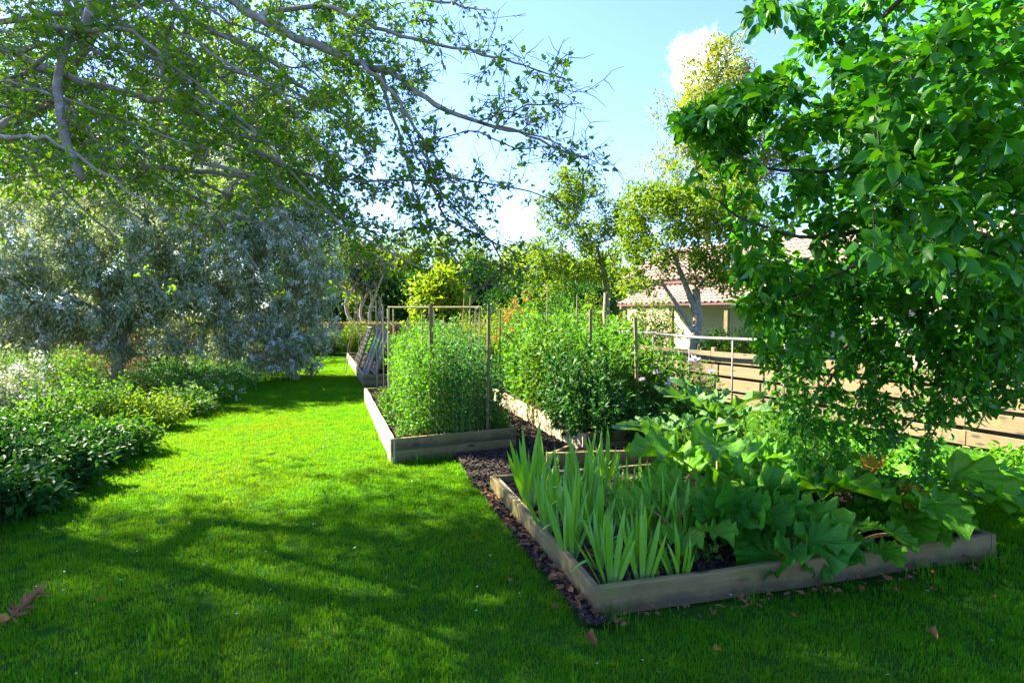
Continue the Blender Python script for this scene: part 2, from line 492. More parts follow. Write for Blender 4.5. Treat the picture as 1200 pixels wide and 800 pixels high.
M_bark_pale = barkmat('pale_bark', (.22, .18, .13), (.40, .34, .26), 10)
M_stem = plainmat('green_stem', (.10, .17, .03), (.18, .22, .05), 6, .6, 0)
M_stem_red = plainmat('pinkish_stalk', (.28, .20, .06), (.30, .10, .06), 5, .5, 0)
M_twig = barkmat('twig_bark', (.07, .052, .036), (.16, .125, .095), 40, (.24, .23, .18))

# ================================================================== ground
def blob(p, a=.0): return p
LAWN_EDGE_L = [G(-160, 720), G(20, 612), G(120, 568), G(205, 515), G(262, 476), G(292, 447), G(345, 428), G(352, 413)]
b1 = dict(FL=G(697, 722), BL=G(575, 576), FR=G(1166, 651))
b1['BR'] = b1['BL'] + (b1['FR'] - b1['FL']) * .93
H1 = .15
T2 = .27
b2 = dict(FL=G(458, 513, T2), BL=G(427, 454, T2), FR=G(605, 500, T2))
for k in b2: b2[k][2] = 0
b2['BR'] = b2['BL'] + (b2['FR'] - b2['FL']) * .95
b3 = dict(FL=G(425, 438, T2), BL=G(406, 413, T2))
for k in b3: b3[k][2] = 0
b3['FR'] = b3['FL'] + np.array([1.38, .12, 0]); b3['BR'] = b3['BL'] + np.array([1.3, .3, 0])
b4 = dict(BL=np.array([-.36, 10.3, 0]), FL=np.array([.80, 6.35, 0]))
b4['FR'] = b4['FL'] + np.array([1.75, .75, 0]); b4['BR'] = b4['BL'] + np.array([2.2, .7, 0])
b5 = dict(FL=np.array([.36, 5.85, 0]), FR=np.array([2.9, 6.15, 0]), BL=np.array([.62, 6.25, 0]), BR=np.array([2.9, 6.6, 0]))

def inpoly(x, y, poly):
    poly = np.asarray(poly)[:, :2]; c = np.zeros(len(x), bool); n = len(poly)
    for i in range(n):
        x1, y1 = poly[i]; x2, y2 = poly[(i + 1) % n]
        cond = ((y1 > y) != (y2 > y)) & (x < (x2 - x1) * (y - y1) / (y2 - y1 + 1e-12) + x1)
        c ^= cond
    return c
def sheet(name, poly, z, mat, kind='structure', sub=0):
    V = [(p[0], p[1], z) for p in poly]
    o = link(name, mk(name, V, [tuple(range(len(V)))]), mat); o['kind'] = kind
    return o
# terrain out to the horizon; it falls gently away beyond the garden
def grid(name, x0, x1, y0, y1, nx, ny, zf, mat, kind):
    X, Y = np.meshgrid(np.linspace(x0, x1, nx), np.linspace(y0, y1, ny)); Z = zf(X, Y)
    V = np.stack([X, Y, Z], -1).reshape(-1, 3)
    i = np.arange(ny - 1)[:, None] * nx; j = np.arange(nx - 1)[None, :]
    q = np.stack([i + j, i + j + 1, i + nx + j + 1, i + nx + j], -1).reshape(-1, 4)
    o = link(name, mk(name, V, q, True), mat); o['kind'] = kind; return o
def hump(X, Y): return .015 * np.sin(X * 1.7 + Y * .6) + .012 * np.sin(Y * 1.3 - X * .9 + 2)
grid('terrain', -300, 300, -100, 500, 61, 61, lambda X, Y: X * 0 - .06, M_earth, 'structure')
grid('lawn', -9, 12, -2, 27, 85, 117, lambda X, Y: -.02 + hump(X, Y) * .4, M_ground, 'structure')
PATH = [b2['FR'] + [-.75, -.05, 0], b1['BL'] + [-.14, .1, 0], b1['BL'] + [.05, .1, 0], b1['BL'] + [.75, .28, 0], b5['FL'] + [.1, .1, 0], b4['FL'], b4['BL'] + [-.04, 0, 0], b4['BL'] + [-.1, 1.4, 0],
        b2['BR'] + [0, 1.4, 0], b2['BR'], b2['FR'] + [.02, 0, 0]]
path = sheet('path', PATH, .012, M_soil)
STRIP = [b1['BL'] + [-.12, .12, 0], b1['BL'], b1['FL'], b1['FL'] + [.12, -.10, 0], b1['FL'] + [-.06, -.10, 0], G(655, 692), G(608, 637), G(582, 602)]
strip = sheet('soil_strip', STRIP, .014, M_soil)
SOIL_EDGE = [b1['FL'] + [.05, -.02, 0], b1['FR'] + [.0, -.02, 0], b1['FR'] + [-.1, -.09, 0], b1['FL'] + [.9, -.03, 0]]
BEDS = [[b['FL'], b['FR'], b['BR'], b['BL']] for b in (b1, b2, b3, b4, b5)]
LAWN = [q + np.array([-.5, -.1, 0]) for q in LAWN_EDGE_L] + [G(352, 413), b3['BL'] + [.2, .4, 0], b3['BL'], b3['FL'], b2['BL'] + [-.02, 0, 0], b2['FL'], b2['FR'], b1['BL'], b1['FL'], b1['FR'],
                      b1['FR'] + [1.6, .6, 0], np.array([7.5, 3.6, 0]), np.array([7.5, 1.2, 0]), np.array([-4, 1.2, 0])]
RIGHT_TURF = [b1['FR'] + [.1, .15, 0], b1['BR'] + [.3, .2, 0], np.array([5.2, 6.3, 0]), np.array([8, 3.2, 0]), np.array([8, 2, 0])]

# bark chips on the path and dry leaf litter in the strip
def poly_points(poly, n):
    poly = np.asarray(poly)[:, :2]; lo, hi = poly.min(0), poly.max(0); res = np.zeros((0, 2))
    while len(res) < n:
        p = lo + rng.random((n * 2, 2)) * (hi - lo); res = np.concatenate([res, p[inpoly(p[:, 0], p[:, 1], poly)]])
    return res[:n]
CHIP = ([(-.3, -.5, 0), (.3, -.5, 0), (.3, .5, 0), (-.3, .5, 0), (-.26, -.42, .22), (.24, -.45, .22), (.26, .42, .22), (-.25, .45, .22)],
        [(0, 1, 5, 4), (1, 2, 6, 5), (2, 3, 7, 6), (3, 0, 4, 7), (4, 5, 6, 7)])
def chips(name, poly, n, z, s0, s1, mat, lift=.02, parent=None):
    p = poly_points(poly, n); pos = np.column_stack([p, z + rng.random(n) * lift])
    a = rng.random(n) * 6.28; d = np.column_stack([np.cos(a), np.sin(a), rng.normal(size=n) * .35])
    nn = np.array([0, 0, 1.]) + rng.normal(size=(n, 3)) * .45
    off = np.array(world_loc(parent)) if parent else np.zeros(3)
    return link(name, mk_flat(name, *scatter(CHIP, pos - off, d, nn, rng.uniform(s0, s1, n))), mat, parent, kind='stuff')
chips('bark_mulch', PATH, 9000, .012, .025, .06, M_mulch)
M_litter = plainmat('leaf_litter', (.075, .035, .012), (.20, .095, .035), 20, .9, 0)
chips('soil_crumbs', STRIP, 1000, .012, .012, .035, M_mulch)
n = 170
p = poly_points(STRIP, n); wgt = rng.random(n)
dd = rand_dirs(n); dd[:, 2] *= .25
lit = scatter(LEAF_M, np.column_stack([p, .03 + rng.random(n) * .02]), norm(dd), np.array([0, 0, 1.]) + rand_dirs(n) * .6, rng.uniform(.03, .075, n))
lo = link('leaf_litter', mk_flat('leaf_litter', *lit), M_litter, kind='stuff')
p = poly_points([b1['FL'] + [0, -.02, 0], b1['FR'] + [0, -.02, 0], b1['FR'] + [-.1, -.2, 0], b1['FL'] + [.1, -.16, 0]], 130); n = len(p)
dd = rand_dirs(n); dd[:, 2] *= .25
link('leaf_litter', mk_flat('leaf_litter', *scatter(LEAF_M, np.column_stack([p, .025 + rng.random(n) * .02]), norm(dd), np.array([0, 0, 1.]) + rand_dirs(n) * .6, rng.uniform(.02, .05, n))), M_litter, kind='stuff')

# ------------------------------------------------------------------ grass: small tufts of blades, set out by geometry nodes
def grassmat():
    m, N, L, o = newmat('lawn_grass')
    geo = N.new('ShaderNodeNewGeometry')
    n1 = noise(N, L, geo.outputs['Position'], .9, 4); n2 = noise(N, L, geo.outputs['Position'], 5, 4)
    n0 = noise(N, L, geo.outputs['Position'], .45, 5, .65)
    f = rnd_fac(N, L)
    c = mixrgb(N, L, n1, (.028, .21, .003), (.08, .26, .003))
    m0 = N.new('ShaderNodeMapRange'); m0.inputs[1].default_value = .48; m0.inputs[2].default_value = .68; L.new(n0, m0.inputs[0])
    c = mixrgb(N, L, math_(N, L, 'MULTIPLY', m0.outputs[0], .7), c, (.085, .17, .008))
    c = mixrgb(N, L, math_(N, L, 'MULTIPLY', f, .65), c, (.024, .21, .005))
    mr = N.new('ShaderNodeMapRange'); mr.inputs[1].default_value = .60; mr.inputs[2].default_value = .74; L.new(n2, mr.inputs[0])
    c = mixrgb(N, L, math_(N, L, 'MULTIPLY', mr.outputs[0], .5), c, (.09, .21, .006))
    gt = N.new('ShaderNodeMath'); gt.operation = 'GREATER_THAN'; L.new(f, gt.inputs[0]); gt.inputs[1].default_value = .992
    c = mixrgb(N, L, gt.outputs[0], c, (.16, .17, .03))
    p = N.new('ShaderNodeBsdfPrincipled'); L.new(c, p.inputs['Base Color']); p.inputs['Roughness'].default_value = .6
    p.inputs['Specular IOR Level'].default_value = .1
    t = N.new('ShaderNodeBsdfTranslucent'); L.new(mixrgb(N, L, 1, c, (3.6, 1.6, .3), 'MULTIPLY'), t.inputs['Color'])
    ms = N.new('ShaderNodeMixShader'); ms.inputs[0].default_value = .48
    L.new(p.outputs[0], ms.inputs[1]); L.new(t.outputs[0], ms.inputs[2]); L.new(ms.outputs[0], o.inputs['Surface'])
    return m
M_grass = grassmat()
def tuft(name, size, nb, hmin, hmax, w, seed):
    g = np.random.default_rng(seed)
    p = (g.random((nb, 2)) - .5) * size; a = g.random(nb) * 6.283; lean = g.random(nb) ** 1.5 * .9; h = g.uniform(hmin, hmax, nb)
    dx, dy = np.cos(a) * lean, np.sin(a) * lean; sx, sy = -np.sin(a) * w / 2, np.cos(a) * w / 2
    z0 = np.zeros(nb)
    base = np.column_stack([p, z0])
    sv = np.column_stack([sx, sy, z0])
    mid = base + np.column_stack([dx * h * .3, dy * h * .3, h * .55])
    tip = base + np.column_stack([dx * h, dy * h, h * (1 - .25 * lean)])
    V = np.stack([base - sv, base + sv, mid - sv * .75, mid + sv * .75, tip], 1).reshape(-1, 3)
    o5 = (np.arange(nb) * 5)[:, None]
    I = np.concatenate([o5 + np.array([[0, 1, 3, 2]]), o5 + np.array([[2, 3, 4]])], 1).ravel(); LN = np.tile([4, 3], nb)
    me = mk_flat(name, V, I, LN, np.repeat(g.random(nb), 5)); me.materials.append(M_grass)
    return bpy.data.objects.new(name, me)
def gn_scatter(name, pts, rot, scale, idx, sources):
    coll = bpy.data.collections.new(name + '_kinds')
    for s in sources: coll.objects.link(s)
    me = bpy.data.meshes.new(name); me.vertices.add(len(pts)); me.vertices.foreach_set('co', np.asarray(pts, np.float32).ravel())
    for an, ty, key, v in (('rot', 'FLOAT_VECTOR', 'vector', rot), ('scl', 'FLOAT', 'value', scale), ('idx', 'INT', 'value', idx)):
        a = me.attributes.new(an, ty, 'POINT'); a.data.foreach_set(key, np.asarray(v).ravel().astype(np.int32 if ty == 'INT' else np.float32))
    o = link(name, me, None); o['kind'] = 'stuff'
    ng = bpy.data.node_groups.new(name, 'GeometryNodeTree')
    ng.interface.new_socket('Geometry', in_out='INPUT', socket_type='NodeSocketGeometry'); ng.interface.new_socket('Geometry', in_out='OUTPUT', socket_type='NodeSocketGeometry')
    N, L = ng.nodes, ng.links
    gi, go = N.new('NodeGroupInput'), N.new('NodeGroupOutput'); ip = N.new('GeometryNodeInstanceOnPoints')
    ci = N.new('GeometryNodeCollectionInfo'); ci.inputs['Collection'].default_value = coll
    ci.inputs['Separate Children'].default_value = True; ci.inputs['Reset Children'].default_value = True
    def na(nm, ty):
        n = N.new('GeometryNodeInputNamedAttribute'); n.data_type = ty; n.inputs['Name'].default_value = nm
        return [s for s in n.outputs if s.enabled and s.name == 'Attribute'][0]
    L.new(gi.outputs[0], ip.inputs['Points']); L.new(ci.outputs[0], ip.inputs['Instance']); ip.inputs['Pick Instance'].default_value = True
    L.new(na('idx', 'INT'), ip.inputs['Instance Index']); L.new(na('rot', 'FLOAT_VECTOR'), ip.inputs['Rotation']); L.new(na('scl', 'FLOAT'), ip.inputs['Scale'])
    L.new(ip.outputs[0], go.inputs[0])
    md = o.modifiers.new('scatter', 'NODES'); md.node_group = ng
    return o
S = .12
tufts = [tuft('grass_tuft', S * 1.5, 210, .014, .036, .0030, 40 + i) for i in range(6)] + [tuft('long_grass_tuft', S * 1.4, 60, .05, .12, .004, 60)]
gx, gy = np.meshgrid(np.arange(-8, 8, S), np.arange(1.2, 25.5, S))
pts = np.column_stack([gx.ravel(), gy.ravel()]) + (rng.random((gx.size, 2)) - .5) * S * .8
ok = (np.abs(pts[:, 0]) < 1.1 * pts[:, 1] + 1.2)
keep = ok & (inpoly(pts[:, 0], pts[:, 1], LAWN) | inpoly(pts[:, 0], pts[:, 1], RIGHT_TURF)) & ~(inpoly(pts[:, 0], pts[:, 1], STRIP) & (rng.random(len(pts)) < .8)) & ~inpoly(pts[:, 0], pts[:, 1], PATH)
for b in BEDS: keep &= ~inpoly(pts[:, 0], pts[:, 1], b)
pts = pts[keep]
def segdist(p, a, b):
    a, b = np.array(a[:2]), np.array(b[:2]); t = np.clip(((p - a) @ (b - a)) / ((b - a) @ (b - a)), 0, 1)
    return np.linalg.norm(p - a - t[:, None] * (b - a), axis=1)
near = np.minimum.reduce([segdist(pts, b1['FL'], b1['FR']), segdist(pts, b2['FL'], b2['FR']), segdist(pts, b2['FL'], b2['BL']), segdist(pts, b3['FL'], b3['BL'])])
bare = (segdist(pts, b1['FL'], b1['FR']) < .12) & (rng.random(len(pts)) < .55)
pts, near = pts[~bare], near[~bare]
k = len(pts)
idx = rng.integers(0, 6, k); idx[(near < .1) & (rng.random(k) < .5)] = 6; idx[rng.random(k) < .006] = 6
rot = np.column_stack([rng.normal(size=k) * .08, rng.normal(size=k) * .08, rng.random(k) * 6.283])
gn_scatter('grass', np.column_stack([pts, -.02 + hump(pts[:, 0], pts[:, 1]) * .4 + 0 * pts[:, 0]]), rot, rng.uniform(.75, 1.25, k), idx, tufts)

# ================================================================== raised beds
def raised_bed(label, b, h, tiers, sides, soil_h, th=.045, posts=True, group='wooden raised beds'):
    t = thing('raised_bed', label, 'raised bed', (b['FL'][0], b['FL'][1], 0), group)
    th_h = h / tiers
    for A, B, nm, mt in sides:
        A, B = b[A], b[B]
        for k in range(tiers):
            board('board', A, B, k * (th_h + .002) - .012, th_h + (.012 if k == 0 else 0), th, mt, t, side=1, bev=.009)
    ctr = sum(b[k] for k in ('FL', 'FR', 'BL', 'BR')) / 4
    nx = 14; U, Vv = np.meshgrid(np.linspace(0, 1, nx), np.linspace(0, 1, nx))
    ins = lambda k: b[k] + (ctr - b[k]) * .03
    Q = ((1 - U)[..., None] * (1 - Vv)[..., None] * ins('FL') + U[..., None] * (1 - Vv)[..., None] * ins('FR') + (1 - U)[..., None] * Vv[..., None] * ins('BL') + U[..., None] * Vv[..., None] * ins('BR'))
    Q[..., 2] = soil_h + rng.normal(size=(nx, nx)) * .008
    i = np.arange(nx - 1)[:, None] * nx; j = np.arange(nx - 1)[None, :]
    q = np.stack([i + j, i + j + 1, i + nx + j + 1, i + nx + j], -1).reshape(-1, 4)
    wpart('soil', Q.reshape(-1, 3), q, M_soil, t, True)
    area = abs(np.cross((b['FR'] - b['FL'])[:2], (b['BL'] - b['FL'])[:2]))
    chips('soil_crumbs', [ins('FL'), ins('FR'), ins('BR'), ins('BL')], int(min(5000, 900 * area)), soil_h - .005, .012, .04, M_mulch, .015, t)
    if posts:
        for k in ('FL', 'FR'):
            c = b[k] + (ctr - b[k]) / np.linalg.norm(ctr - b[k]) * .085
            V, F = box(0, 0, 0, .05, .05, h - .02, .004)
            o = link('corner_post', mk('corner_post', V, F), M_wood, t); wl_ = world_loc(t)
            o.location = (c[0] - wl_.x, c[1] - wl_.y, h / 2 - .025)
            o.rotation_euler = (0, 0, math.atan2(*(b['FR'] - b['FL'])[[1, 0]]))
    return t
bed_near = raised_bed('low single-board wooden bed in front with irises and big rhubarb leaves', b1, H1, 1, [('FL', 'FR', 'f', M_wood), ('BL', 'FL', 'l', M_wood), ('BR', 'BL', 'b', M_wood), ('FR', 'BR', 'r', M_wood)], .085)
bed_pea = raised_bed('two-board wooden bed on the lawn edge holding the tall pea rows and stakes', b2, T2, 2, [('FL', 'FR', 'f', M_wood), ('BL', 'FL', 'l', M_wood_pale_lit), ('BR', 'BL', 'b', M_wood), ('FR', 'BR', 'r', M_wood)], .19)
bed_far = raised_bed('small far wooden bed at the end of the lawn with leaning net frames', b3, T2, 2, [('FL', 'FR', 'f', M_wood), ('BL', 'FL', 'l', M_wood_pale_lit), ('BR', 'BL', 'b', M_wood), ('FR', 'BR', 'r', M_wood)], .19)
bed_bean = raised_bed('long wooden bed right of the bark path full of leafy bean plants', b4, T2, 2, [('FL', 'FR', 'f', M_wood), ('BL', 'FL', 'l', M_wood_pale_lit), ('BR', 'BL', 'b', M_wood)], .2)
bed_mid = raised_bed('narrow wooden bed with a short square end behind the irises', b5, .16, 1, [('FL', 'FR', 'f', M_wood), ('BL', 'FL', 'l', M_wood)], .11, posts=False)
# a narrow coping strip nailed on the inner face of the near bed's left side
d = norm(b1['BL'] - b1['FL']); nrm_ = np.array([-d[1], d[0], 0]) * -1
board('ledge_strip', b1['BL'] - d * .03 + nrm_ * .05, b1['FL'] + d * .9 + nrm_ * .05, .06, .075, .022, M_wood_pale_lit, bed_near)

# ================================================================== fence, rail, cottage
FA, FB = np.array([2.8, 12.3]), np.array([6.35, 4.95])
fence = thing('board_fence', 'sunlit low fence of wide horizontal boards behind the apple tree', 'fence', (FA[0], FA[1], 0))
fd = (FB - FA) / np.linalg.norm(FB - FA); fl = np.linalg.norm(FB - FA); fn = np.array([fd[1], -fd[0]])   # towards camera-left
if fn[0] > 0: fn = -fn
npan = 4
for p_ in range(npan):
    a, b = FA + fd * (fl * p_ / npan + .006), FA + fd * (fl * (p_ + 1) / npan - .006)
    for k, (z, h) in enumerate(((.03, .17), (.26, .19), (.50, .18), (.73, .19))):
        off = fn * (.03 if k % 2 else .0)
        board('board', a + off, b + off, z, h, .03, M_fence, fence, side=1, bev=.004, wob=.002)
for p_ in range(npan):                                # back boards added behind the gaps so they read dark
    a, b = FA + fd * (fl * p_ / npan + .006), FA + fd * (fl * (p_ + 1) / npan - .006)
    for z, h in ((.14, .17), (.39, .16), (.63, .15)): board('board', a - fn * .10, b - fn * .10, z, h, .025, M_fence, fence, side=1, bev=.004, wob=.002)
for p_ in range(npan + 1):
    c = FA + fd * fl * p_ / npan - fn * .05
    V, F = box(0, 0, 0, .08, .08, 1.0, .006); o = link('post', mk('post', V, F), M_stake, fence, loc=(c[0] - FA[0], c[1] - FA[1], .49), rot=(0, 0, math.atan2(fd[1], fd[0])))
RA, RB = FA + fn * .35 - fd * .3, FA + fn * .30 + fd * 3.9
M_rail = woodmat('grey_rail', (.27, .25, .22), (.15, .135, .12))
rail = thing('rail_fence', 'thin grey pole rail on slim droppers running in front of the board fence', 'fence', (RA[0], RA[1], 0))
rp = np.linspace(0, 1, 9)[:, None]
rpts = np.column_stack([RA + (RB - RA) * rp, 1.22 - .06 * rp[:, 0] + .015 * np.sin(rp[:, 0] * 9)])
V, F = tube_capped(rpts, .026, 7); wpart('rail', V, F, M_rail, rail, True)
for t_ in (.02, .26, .5, .74, .98):
    c = RA + (RB - RA) * t_
    V, F = tube_capped(np.array([[c[0] - fn[0] * .01, c[1] - fn[1] * .01, 0], [c[0], c[1], 1.2 - .06 * t_]]), .014, 6); wpart('dropper', V, F, M_rail, rail, True)
for z in (.3, .6, .9):
    wpart('wire', *tubes([(np.array([[RA[0], RA[1], z], [RB[0], RB[1], z]]), .003)], 4), M_rail, rail)

M_wall = plainmat('pale_render', (.42, .35, .26), (.55, .47, .36), 3.5, .9, .6, .03)
M_tile = plainmat('clay_pantile', (.24, .15, .11), (.40, .30, .235), 5, .8, .3)
M_fascia = plainmat('maroon_paint', (.11, .05, .05), (.16, .08, .075), 6, .6, .1)
M_beam = woodmat('porch_beam', (.45, .27, .12), (.22, .12, .05))
M_glass = newmat('window_glass'); _m, _N, _L, _o = M_glass
_p = _N.new('ShaderNodeBsdfPrincipled'); _p.inputs['Base Color'].default_value = (.03, .035, .04, 1); _p.inputs['Roughness'].default_value = .06; _L.new(_p.outputs[0], _o.inputs['Surface']); M_glass = _m
HA, HB = np.array([4.9, 24.5]), np.array([13.6, 12.9])
hd = (HB - HA) / np.linalg.norm(HB - HA); hl = np.linalg.norm(HB - HA); hn = np.array([hd[1], -hd[0]])    # towards the garden
if hn[0] > 0: hn = -hn
house = thing('cottage', 'pale rendered cottage with clay pantile roof behind the fence', 'house', (HA[0], HA[1], 0))
ha = math.atan2(hd[1], hd[0])
def hpart(name, V, F, mat, parent=None, smooth=False, kind=None):
    """vertices as (along the wall, out of the wall towards the garden, up)"""
    V = np.asarray(V, float); Wd = np.column_stack([HA[0] + V[:, :1] * hd[0] + V[:, 1:2] * hn[0], HA[1] + V[:, :1] * hd[1] + V[:, 1:2] * hn[1], V[:, 2:3]])
    return wpart(name, Wd, F, mat, parent or house, smooth, kind=kind)
def hbox(name, x0, x1, o0, o1, z0, z1, mat, parent=None, bev=.0):
    V, F = box((x0 + x1) / 2, (o0 + o1) / 2, (z0 + z1) / 2, x1 - x0, o1 - o0, z1 - z0, bev); return hpart(name, V, F, mat, parent)
hbox('wall', 0, hl, -5.2, 0, -.1, 3.0, M_wall)
def gable(x):
    return [(x, -5.2, 3.0), (x, 0, 3.0), (x, -2.6, 4.35)]
V = gable(0) + gable(.25); hpart('gable', V, [(0, 1, 2), (3, 5, 4), (0, 2, 5, 3), (1, 4, 5, 2), (0, 3, 4, 1)], M_wall)
def pantiles(name, x0, x1, lo, hi, pitch=.24, course=.34):
    """wavy clay tiles laid in lapped courses from eave lo=(out,z) to ridge hi=(out,z)"""
    lo, hi = np.array(lo), np.array(hi); L_ = np.linalg.norm(hi - lo); nc = int(L_ / course); nx = int((x1 - x0) / pitch) * 6 + 1
    xs = np.linspace(x0, x1, nx); ph = (xs - x0) / pitch * 2 * np.pi
    wv = .035 * (np.sin(ph) + .35 * np.sin(2 * ph + .6))
    dn = norm(hi - lo); nn = np.array([-dn[1], dn[0]]); nn = nn if nn[1] > 0 else -nn
    V, F, RV = [], [], []
    for c in range(nc):
        jx = random.uniform(-.004, .004)
        for s_, lift in ((0, .045), (1.12, .012)):
            base = lo + dn * min((c + s_) * L_ / nc, L_)
            pt = base[None] + nn[None] * (wv + lift)[:, None]
            V += [(x + jx, p[0], p[1]) for x, p in zip(xs, pt)]
        o = c * 2 * nx
        F += [(o + i, o + i + 1, o + nx + i + 1, o + nx + i) for i in range(nx - 1)]
    return hpart(name, V, F, M_tile, kind='stuff')
pantiles('roof_tiles', -.25, hl + .2, (.28, 2.93), (-2.6, 4.45))
hbox('roof_deck', -.15, hl, -5.3, .2, 2.92, 2.965, M_fascia)
V, F = [(-.15, .15, 2.97), (hl, .15, 2.97), (hl, -2.6, 4.40), (-.15, -2.6, 4.40), (hl, -5.35, 2.97), (-.15, -5.35, 2.97)], [(0, 1, 2, 3), (3, 2, 4, 5)]
hpart('roof', V, F, M_tile)
hbox('fascia_board', -.2, hl, .215, .25, 2.78, 2.95, M_fascia)
hbox('ridge', -.25, hl + .2, -2.72, -2.48, 4.40, 4.52, M_tile, bev=.05)
hbox('chimney', hl * .55, hl * .55 + .7, -2.9, -2.3, 4.0, 5.2, M_wall)
# lean-to porch with its own pantile roof on posts
PX0, PX1 = 1.6, 8.2
pantiles('porch_tiles', PX0, PX1, (2.3, 1.97), (.02, 2.75))
hbox('porch_beam', PX0 + .05, PX1 - .05, 2.05, 2.2, 1.78, 1.93, M_beam)
hbox('porch_fascia', PX0, PX1, 2.26, 2.29, 1.9, 1.985, M_fascia)
for x in np.arange(PX0 + .15, PX1, .55): hbox('rafter', x, x + .06, .05, 2.15, 1.95, 1.965, M_beam)
for x in (PX0 + .2, PX0 + 2.35, PX0 + 4.5, PX1 - .3): hbox('porch_post', x, x + .13, 2.06, 2.19, -.05, 1.777, M_stake)
for x in (9.9,):
    w = hbox('window', x, x + .95, .004, .05, 1.0, 2.05, M_wall)
    for (a, b, c, d_) in ((x + .06, x + .45, 1.06, 1.99), (x + .5, x + .89, 1.06, 1.99)): hbox('pane', a, b, .02, .056, c, d_, M_glass, w)
# ================================================================== foliage materials
L_haw = leafmat('hawthorn_leaf', [(.05, .17, .006), (.09, .24, .008), (.15, .27, .012)], .5, (1.7, 1.35, .4))
L_apple = leafmat('apple_leaf', [(.018, .125, .005), (.035, .18, .008), (.075, .235, .012)], .42, (1.8, 1.5, .3), .42, .25)
L_silver = leafmat('silver_leaf', [(.22, .30, .12), (.33, .38, .22), (.14, .23, .06)], .25, (1, 1, .7), .6)
L_panicle = leafmat('silvery_panicle', [(.66, .67, .60), (.76, .76, .70), (.52, .56, .46)], .3, (1, 1, .95), .8, .1)
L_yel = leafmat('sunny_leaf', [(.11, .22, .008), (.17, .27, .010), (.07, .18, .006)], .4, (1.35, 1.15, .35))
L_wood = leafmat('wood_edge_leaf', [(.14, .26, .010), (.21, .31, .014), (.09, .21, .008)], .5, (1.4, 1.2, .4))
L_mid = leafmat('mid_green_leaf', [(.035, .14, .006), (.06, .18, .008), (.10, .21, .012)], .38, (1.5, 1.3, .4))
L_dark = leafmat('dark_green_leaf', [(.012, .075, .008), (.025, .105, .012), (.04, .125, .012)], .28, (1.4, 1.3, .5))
L_bright = leafmat('fresh_green_leaf', [(.04, .19, .008), (.07, .23, .010), (.11, .26, .012)], .42, (1.5, 1.3, .35))
L_overlit = leafmat('overlit_yellow_leaf', [(.20, .26, .04), (.28, .31, .06), (.14, .22, .02)], .4, (1.2, 1.1, .5))  # whitened tone puts strong sunlight on the far tree's leaves into the colour
L_blue = leafmat('bluish_leaf', [(.02, .13, .018), (.045, .17, .03), (.07, .20, .03)], .3, (1.4, 1.3, .5))
L_conifer = leafmat('conifer_needle', [(.015, .045, .018), (.03, .065, .03), (.045, .08, .03)], .2, (1.2, 1.2, .6))

def pxz(px, py, d): return P(px, py, d)
def tree(label, base, trunk_top, ells, ntips, per, size, tmpl, lmat, bark, r0=.006, name='tree', cat='tree', trunk_r=.12, spread=.1, ex=.5, w=.3, shell=.4, n_leaf=0, group=None, wig=.06, droop=.15, fork=None, sides=6, sag=0.0, branch_min=0.0, lean=0.0):
    base = np.array(base, float); t = thing(name, label, cat, base, group)
    s = Skel(); k = 7; top = np.array(trunk_top, float)
    f = np.linspace(0, 1, k)[:, None]; pts = base + (top - base) * f + np.column_stack([np.sin(f[:, 0] * 5 + base[0]) * lean, np.cos(f[:, 0] * 4 + base[1]) * lean * .6, 0 * f[:, 0]]) * np.sin(f * np.pi)
    pts[0, 2] -= .05
    s.path(pts, -1, trunk_r * (1.12 - .45 * f[:, 0]) + trunk_r * .35 * np.exp(-f[:, 0] * 14))
    if fork is not None:
        for (i, q, r) in fork: s.path([pts[i] * .6 + np.array(q) * .4 + [0, 0, .05], np.array(q, float)], i, [r, r * .7])
    nfix = len(s.chains)
    T = ellipsoid_tips(ells, ntips, shell)
    T = T[T[:, 2] > .15]
    s.grow(T, max(size * 2.5, .25), w, wig, sag); s.radii(r0, ex, trunk_r * .7)
    for c in s.lines(0)[:nfix]:
        wpart('trunk', *tubes([c], max(8, sides)), bark, t, True)
    wpart('branches', *tubes(s.lines(nfix, branch_min), sides if ntips < 200 else 4), bark, t, True, kind='stuff')
    pos, D = s.sites(nfix, per, spread)
    d, n = orient(D, droop=droop)
    foliage(t, tmpl, pos, d, n, size * rng.uniform(.65, 1.25, len(pos)), lmat, 'crown', n_leaf)
    return t, s

def lim(pts, d0, d1):
    k = len(pts); return [P(px, py, d0 + (d1 - d0) * i / (k - 1)) for i, (px, py) in enumerate(pts)]
def smooth_path(pts, per=4):
    pts = np.array(pts, float); k = len(pts); ext = np.vstack([2 * pts[0] - pts[1], pts, 2 * pts[-1] - pts[-2]]); outp = []
    for i in range(k - 1):
        p0, p1, p2, p3 = ext[i:i + 4]
        for t in np.linspace(0, 1, per, endpoint=False):
            outp.append(.5 * ((2 * p1) + (-p0 + p2) * t + (2 * p0 - 5 * p1 + 4 * p2 - p3) * t * t + (-p0 + 3 * p1 - 3 * p2 + p3) * t ** 3))
    outp.append(pts[-1]); return np.array(outp)
def tips_px(n, poly, d0, d1):
    poly = np.array(poly, float); lo, hi = poly.min(0), poly.max(0); res = []
    while len(res) < n:
        q = lo + rng.random(2) * (hi - lo)
        if inpoly(q[:1], q[1:], np.column_stack([poly, poly[:, 0]]))[0]:
            res.append(P(q[0], q[1], rng.uniform(d0, d1)))
    return np.array(res)
def around(lines, n, r, lo=.15):
    res = []
    for _ in range(n):
        pts = lines[rng.integers(len(lines))]; f = lo + (1 - lo) * rng.random(); i = min(int(f * (len(pts) - 1)), len(pts) - 2)
        res.append(pts[i] + rand_dirs(1)[0] * rng.uniform(.3, 1) * r * np.array([1, 1, .8]))
    return np.array(res)

